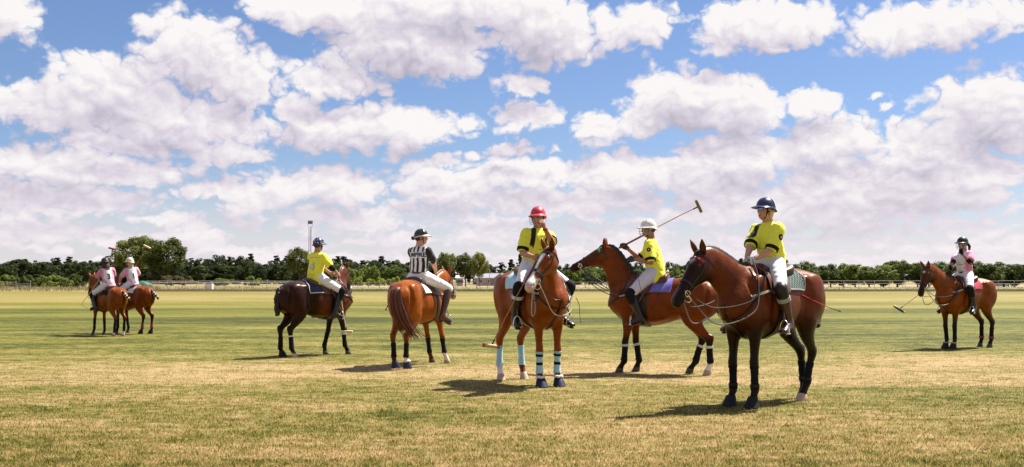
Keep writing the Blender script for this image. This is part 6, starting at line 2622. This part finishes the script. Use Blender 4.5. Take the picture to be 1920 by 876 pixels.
polo_mallet('polo mallet with pale head leaning back over the shoulder of rider number 1', HB.M @ RB.grip[-1], at(276, 463, 29.0), (.9, .2, -.45), HB.M, mat('pale_mallet_wood', (.62, .48, .30), .55), mat('brown_cane', (.30, .17, .09), .5), head_len=.21)

# ---- right: bay with rider in pink and white, black helmet
H9 = Horse(1809, 22.98, 210, 1.0, 'bay horse carrying the pink and white shirted rider at the far right',
           bay((.185, .044, .0042), leg_hi=.86, leg_lo=.55, marks=(('star', .9), ('darkface', .75))),
           h=.013, poll=(1738, 503, 22.45), muzzle=(1726, 549, 22.25), legs={'FL': (-.02, -.03), 'FR': (-.02, .03), 'HL': (.0, 0), 'HR': (-.05, .0)}, group='polo ponies')
H9.hoof([M_HOOF] * 4)
H9.mane(M_MANE, .03)
H9.tail('stub', M_MANE)
H9.wraps(M_WRAP_BLACK, z0=.44, z1=.20)
H9.wraps(M_WRAP_RED, ('HL', 'HR'), z0=.24, z1=.19, grow=.020, name='fetlock_band')
H9.bell(('FL', 'FR'), M_BELL_BLACK, M_GREY_CLOTH)
H9.saddlery(mat('crimson_pad', (.38, .02, .05), .8), None, pad_back=-.30)
H9.bridle(hand=(.46, -.06, 1.64), slack=.22)
R9 = Rider(H9, 'rider in pink and white shirt and black helmet touching face with gloved hand', skin=(.34, .16, .11), rs=1.01, lean=.03, yaw=-.05, head_yaw=-.20, head_pitch=-.04,
           jersey=dict(color=pink_white(1.0), tuck=True), left=(1804, 476, 22.6), right=(1775, 511, 22.6), lpole=(-.1, .6, -1), rpole=(-.7, -.8, -.3), sleeve=.66, lfwd=(.1, -.35, .9), lpalm=(-1, 0, 0),
           h=.011, belt=M_LEATHER, knee=(.30, .37, 1.27), ankle=(.15, .35, .86), toe=(.30, .40, .80), group='polo riders')
R9.boots(M_BOOT_DK, M_BLACK)
R9.gloves(M_BLACK)
R9.hair(M_HAIR_DK, 'tail')
R9.helmet(mat('black_brown_helmet_shell', (.020, .013, .012), .45), guard=True)
R9.text('—–—', .055, 0, .22, M_PRINT_BLACK, back=False, bold=.002)
for sg in (-1, 1):
    e0, w0, s0 = R9.elbow[sg], R9.hand[sg], R9.sh[sg]
    G().tube([s0.lerp(e0, .70), e0, e0.lerp(w0, .12), e0.lerp(w0, .40)], [.054, .056, .056, .046], 12).build('elbow_guard', M_BLACK, R9.root)
finish_rider(H9, R9)
polo_mallet('polo mallet with dark banded head hanging in front of the horse at the far right', H9.M @ R9.grip[-1], at(1686, 580, 22.3), (.8, -.2, -.55), H9.M, mat('dark_green_paint', (.02, .04, .03), .4),
            mat('brown_cane', (.30, .17, .09), .5), ends=mat('orange_wood', (.55, .25, .08), .5), head_len=.26)

# ---- a second umpire far off and a grey horse grazing beyond the rails
HU = Horse(1253, 95, 180, 1.0, 'distant brown horse standing behind the bay with the purple pad, ridden by the second umpire', bay((.16, .05, .02)), h=.03, poll=(1.0, 0, 1.80), muzzle=(.7, 0, -.7), group='polo ponies')
HU.hoof([M_HOOF] * 4)
HU.saddlery(M_WHITE)
RU = Rider(HU, 'distant second umpire in striped shirt and white helmet behind the bay rump', rs=1.0, jersey=dict(color=umpire_stripes), h=.02, head_yaw=.4, left=(.4, .06, 1.6), right=(.4, -.06, 1.6), group='polo riders')
RU.boots(M_BOOT_DK)
RU.helmet(MATS['white_helmet_shell'])
HG = Horse(1888, 236, 0, 1.0, 'pale grey horse grazing behind the rails at the far right', bay((.62, .55, .50), dark=(.50, .44, .40), muzzle=False), h=.03, poll=(1.02, 0, .62), muzzle=(.35, 0, -.9))
HG.hoof([M_HOOF] * 4)
HG.tail('stub', mat('grey_tail_hair', (.5, .46, .42), .6))
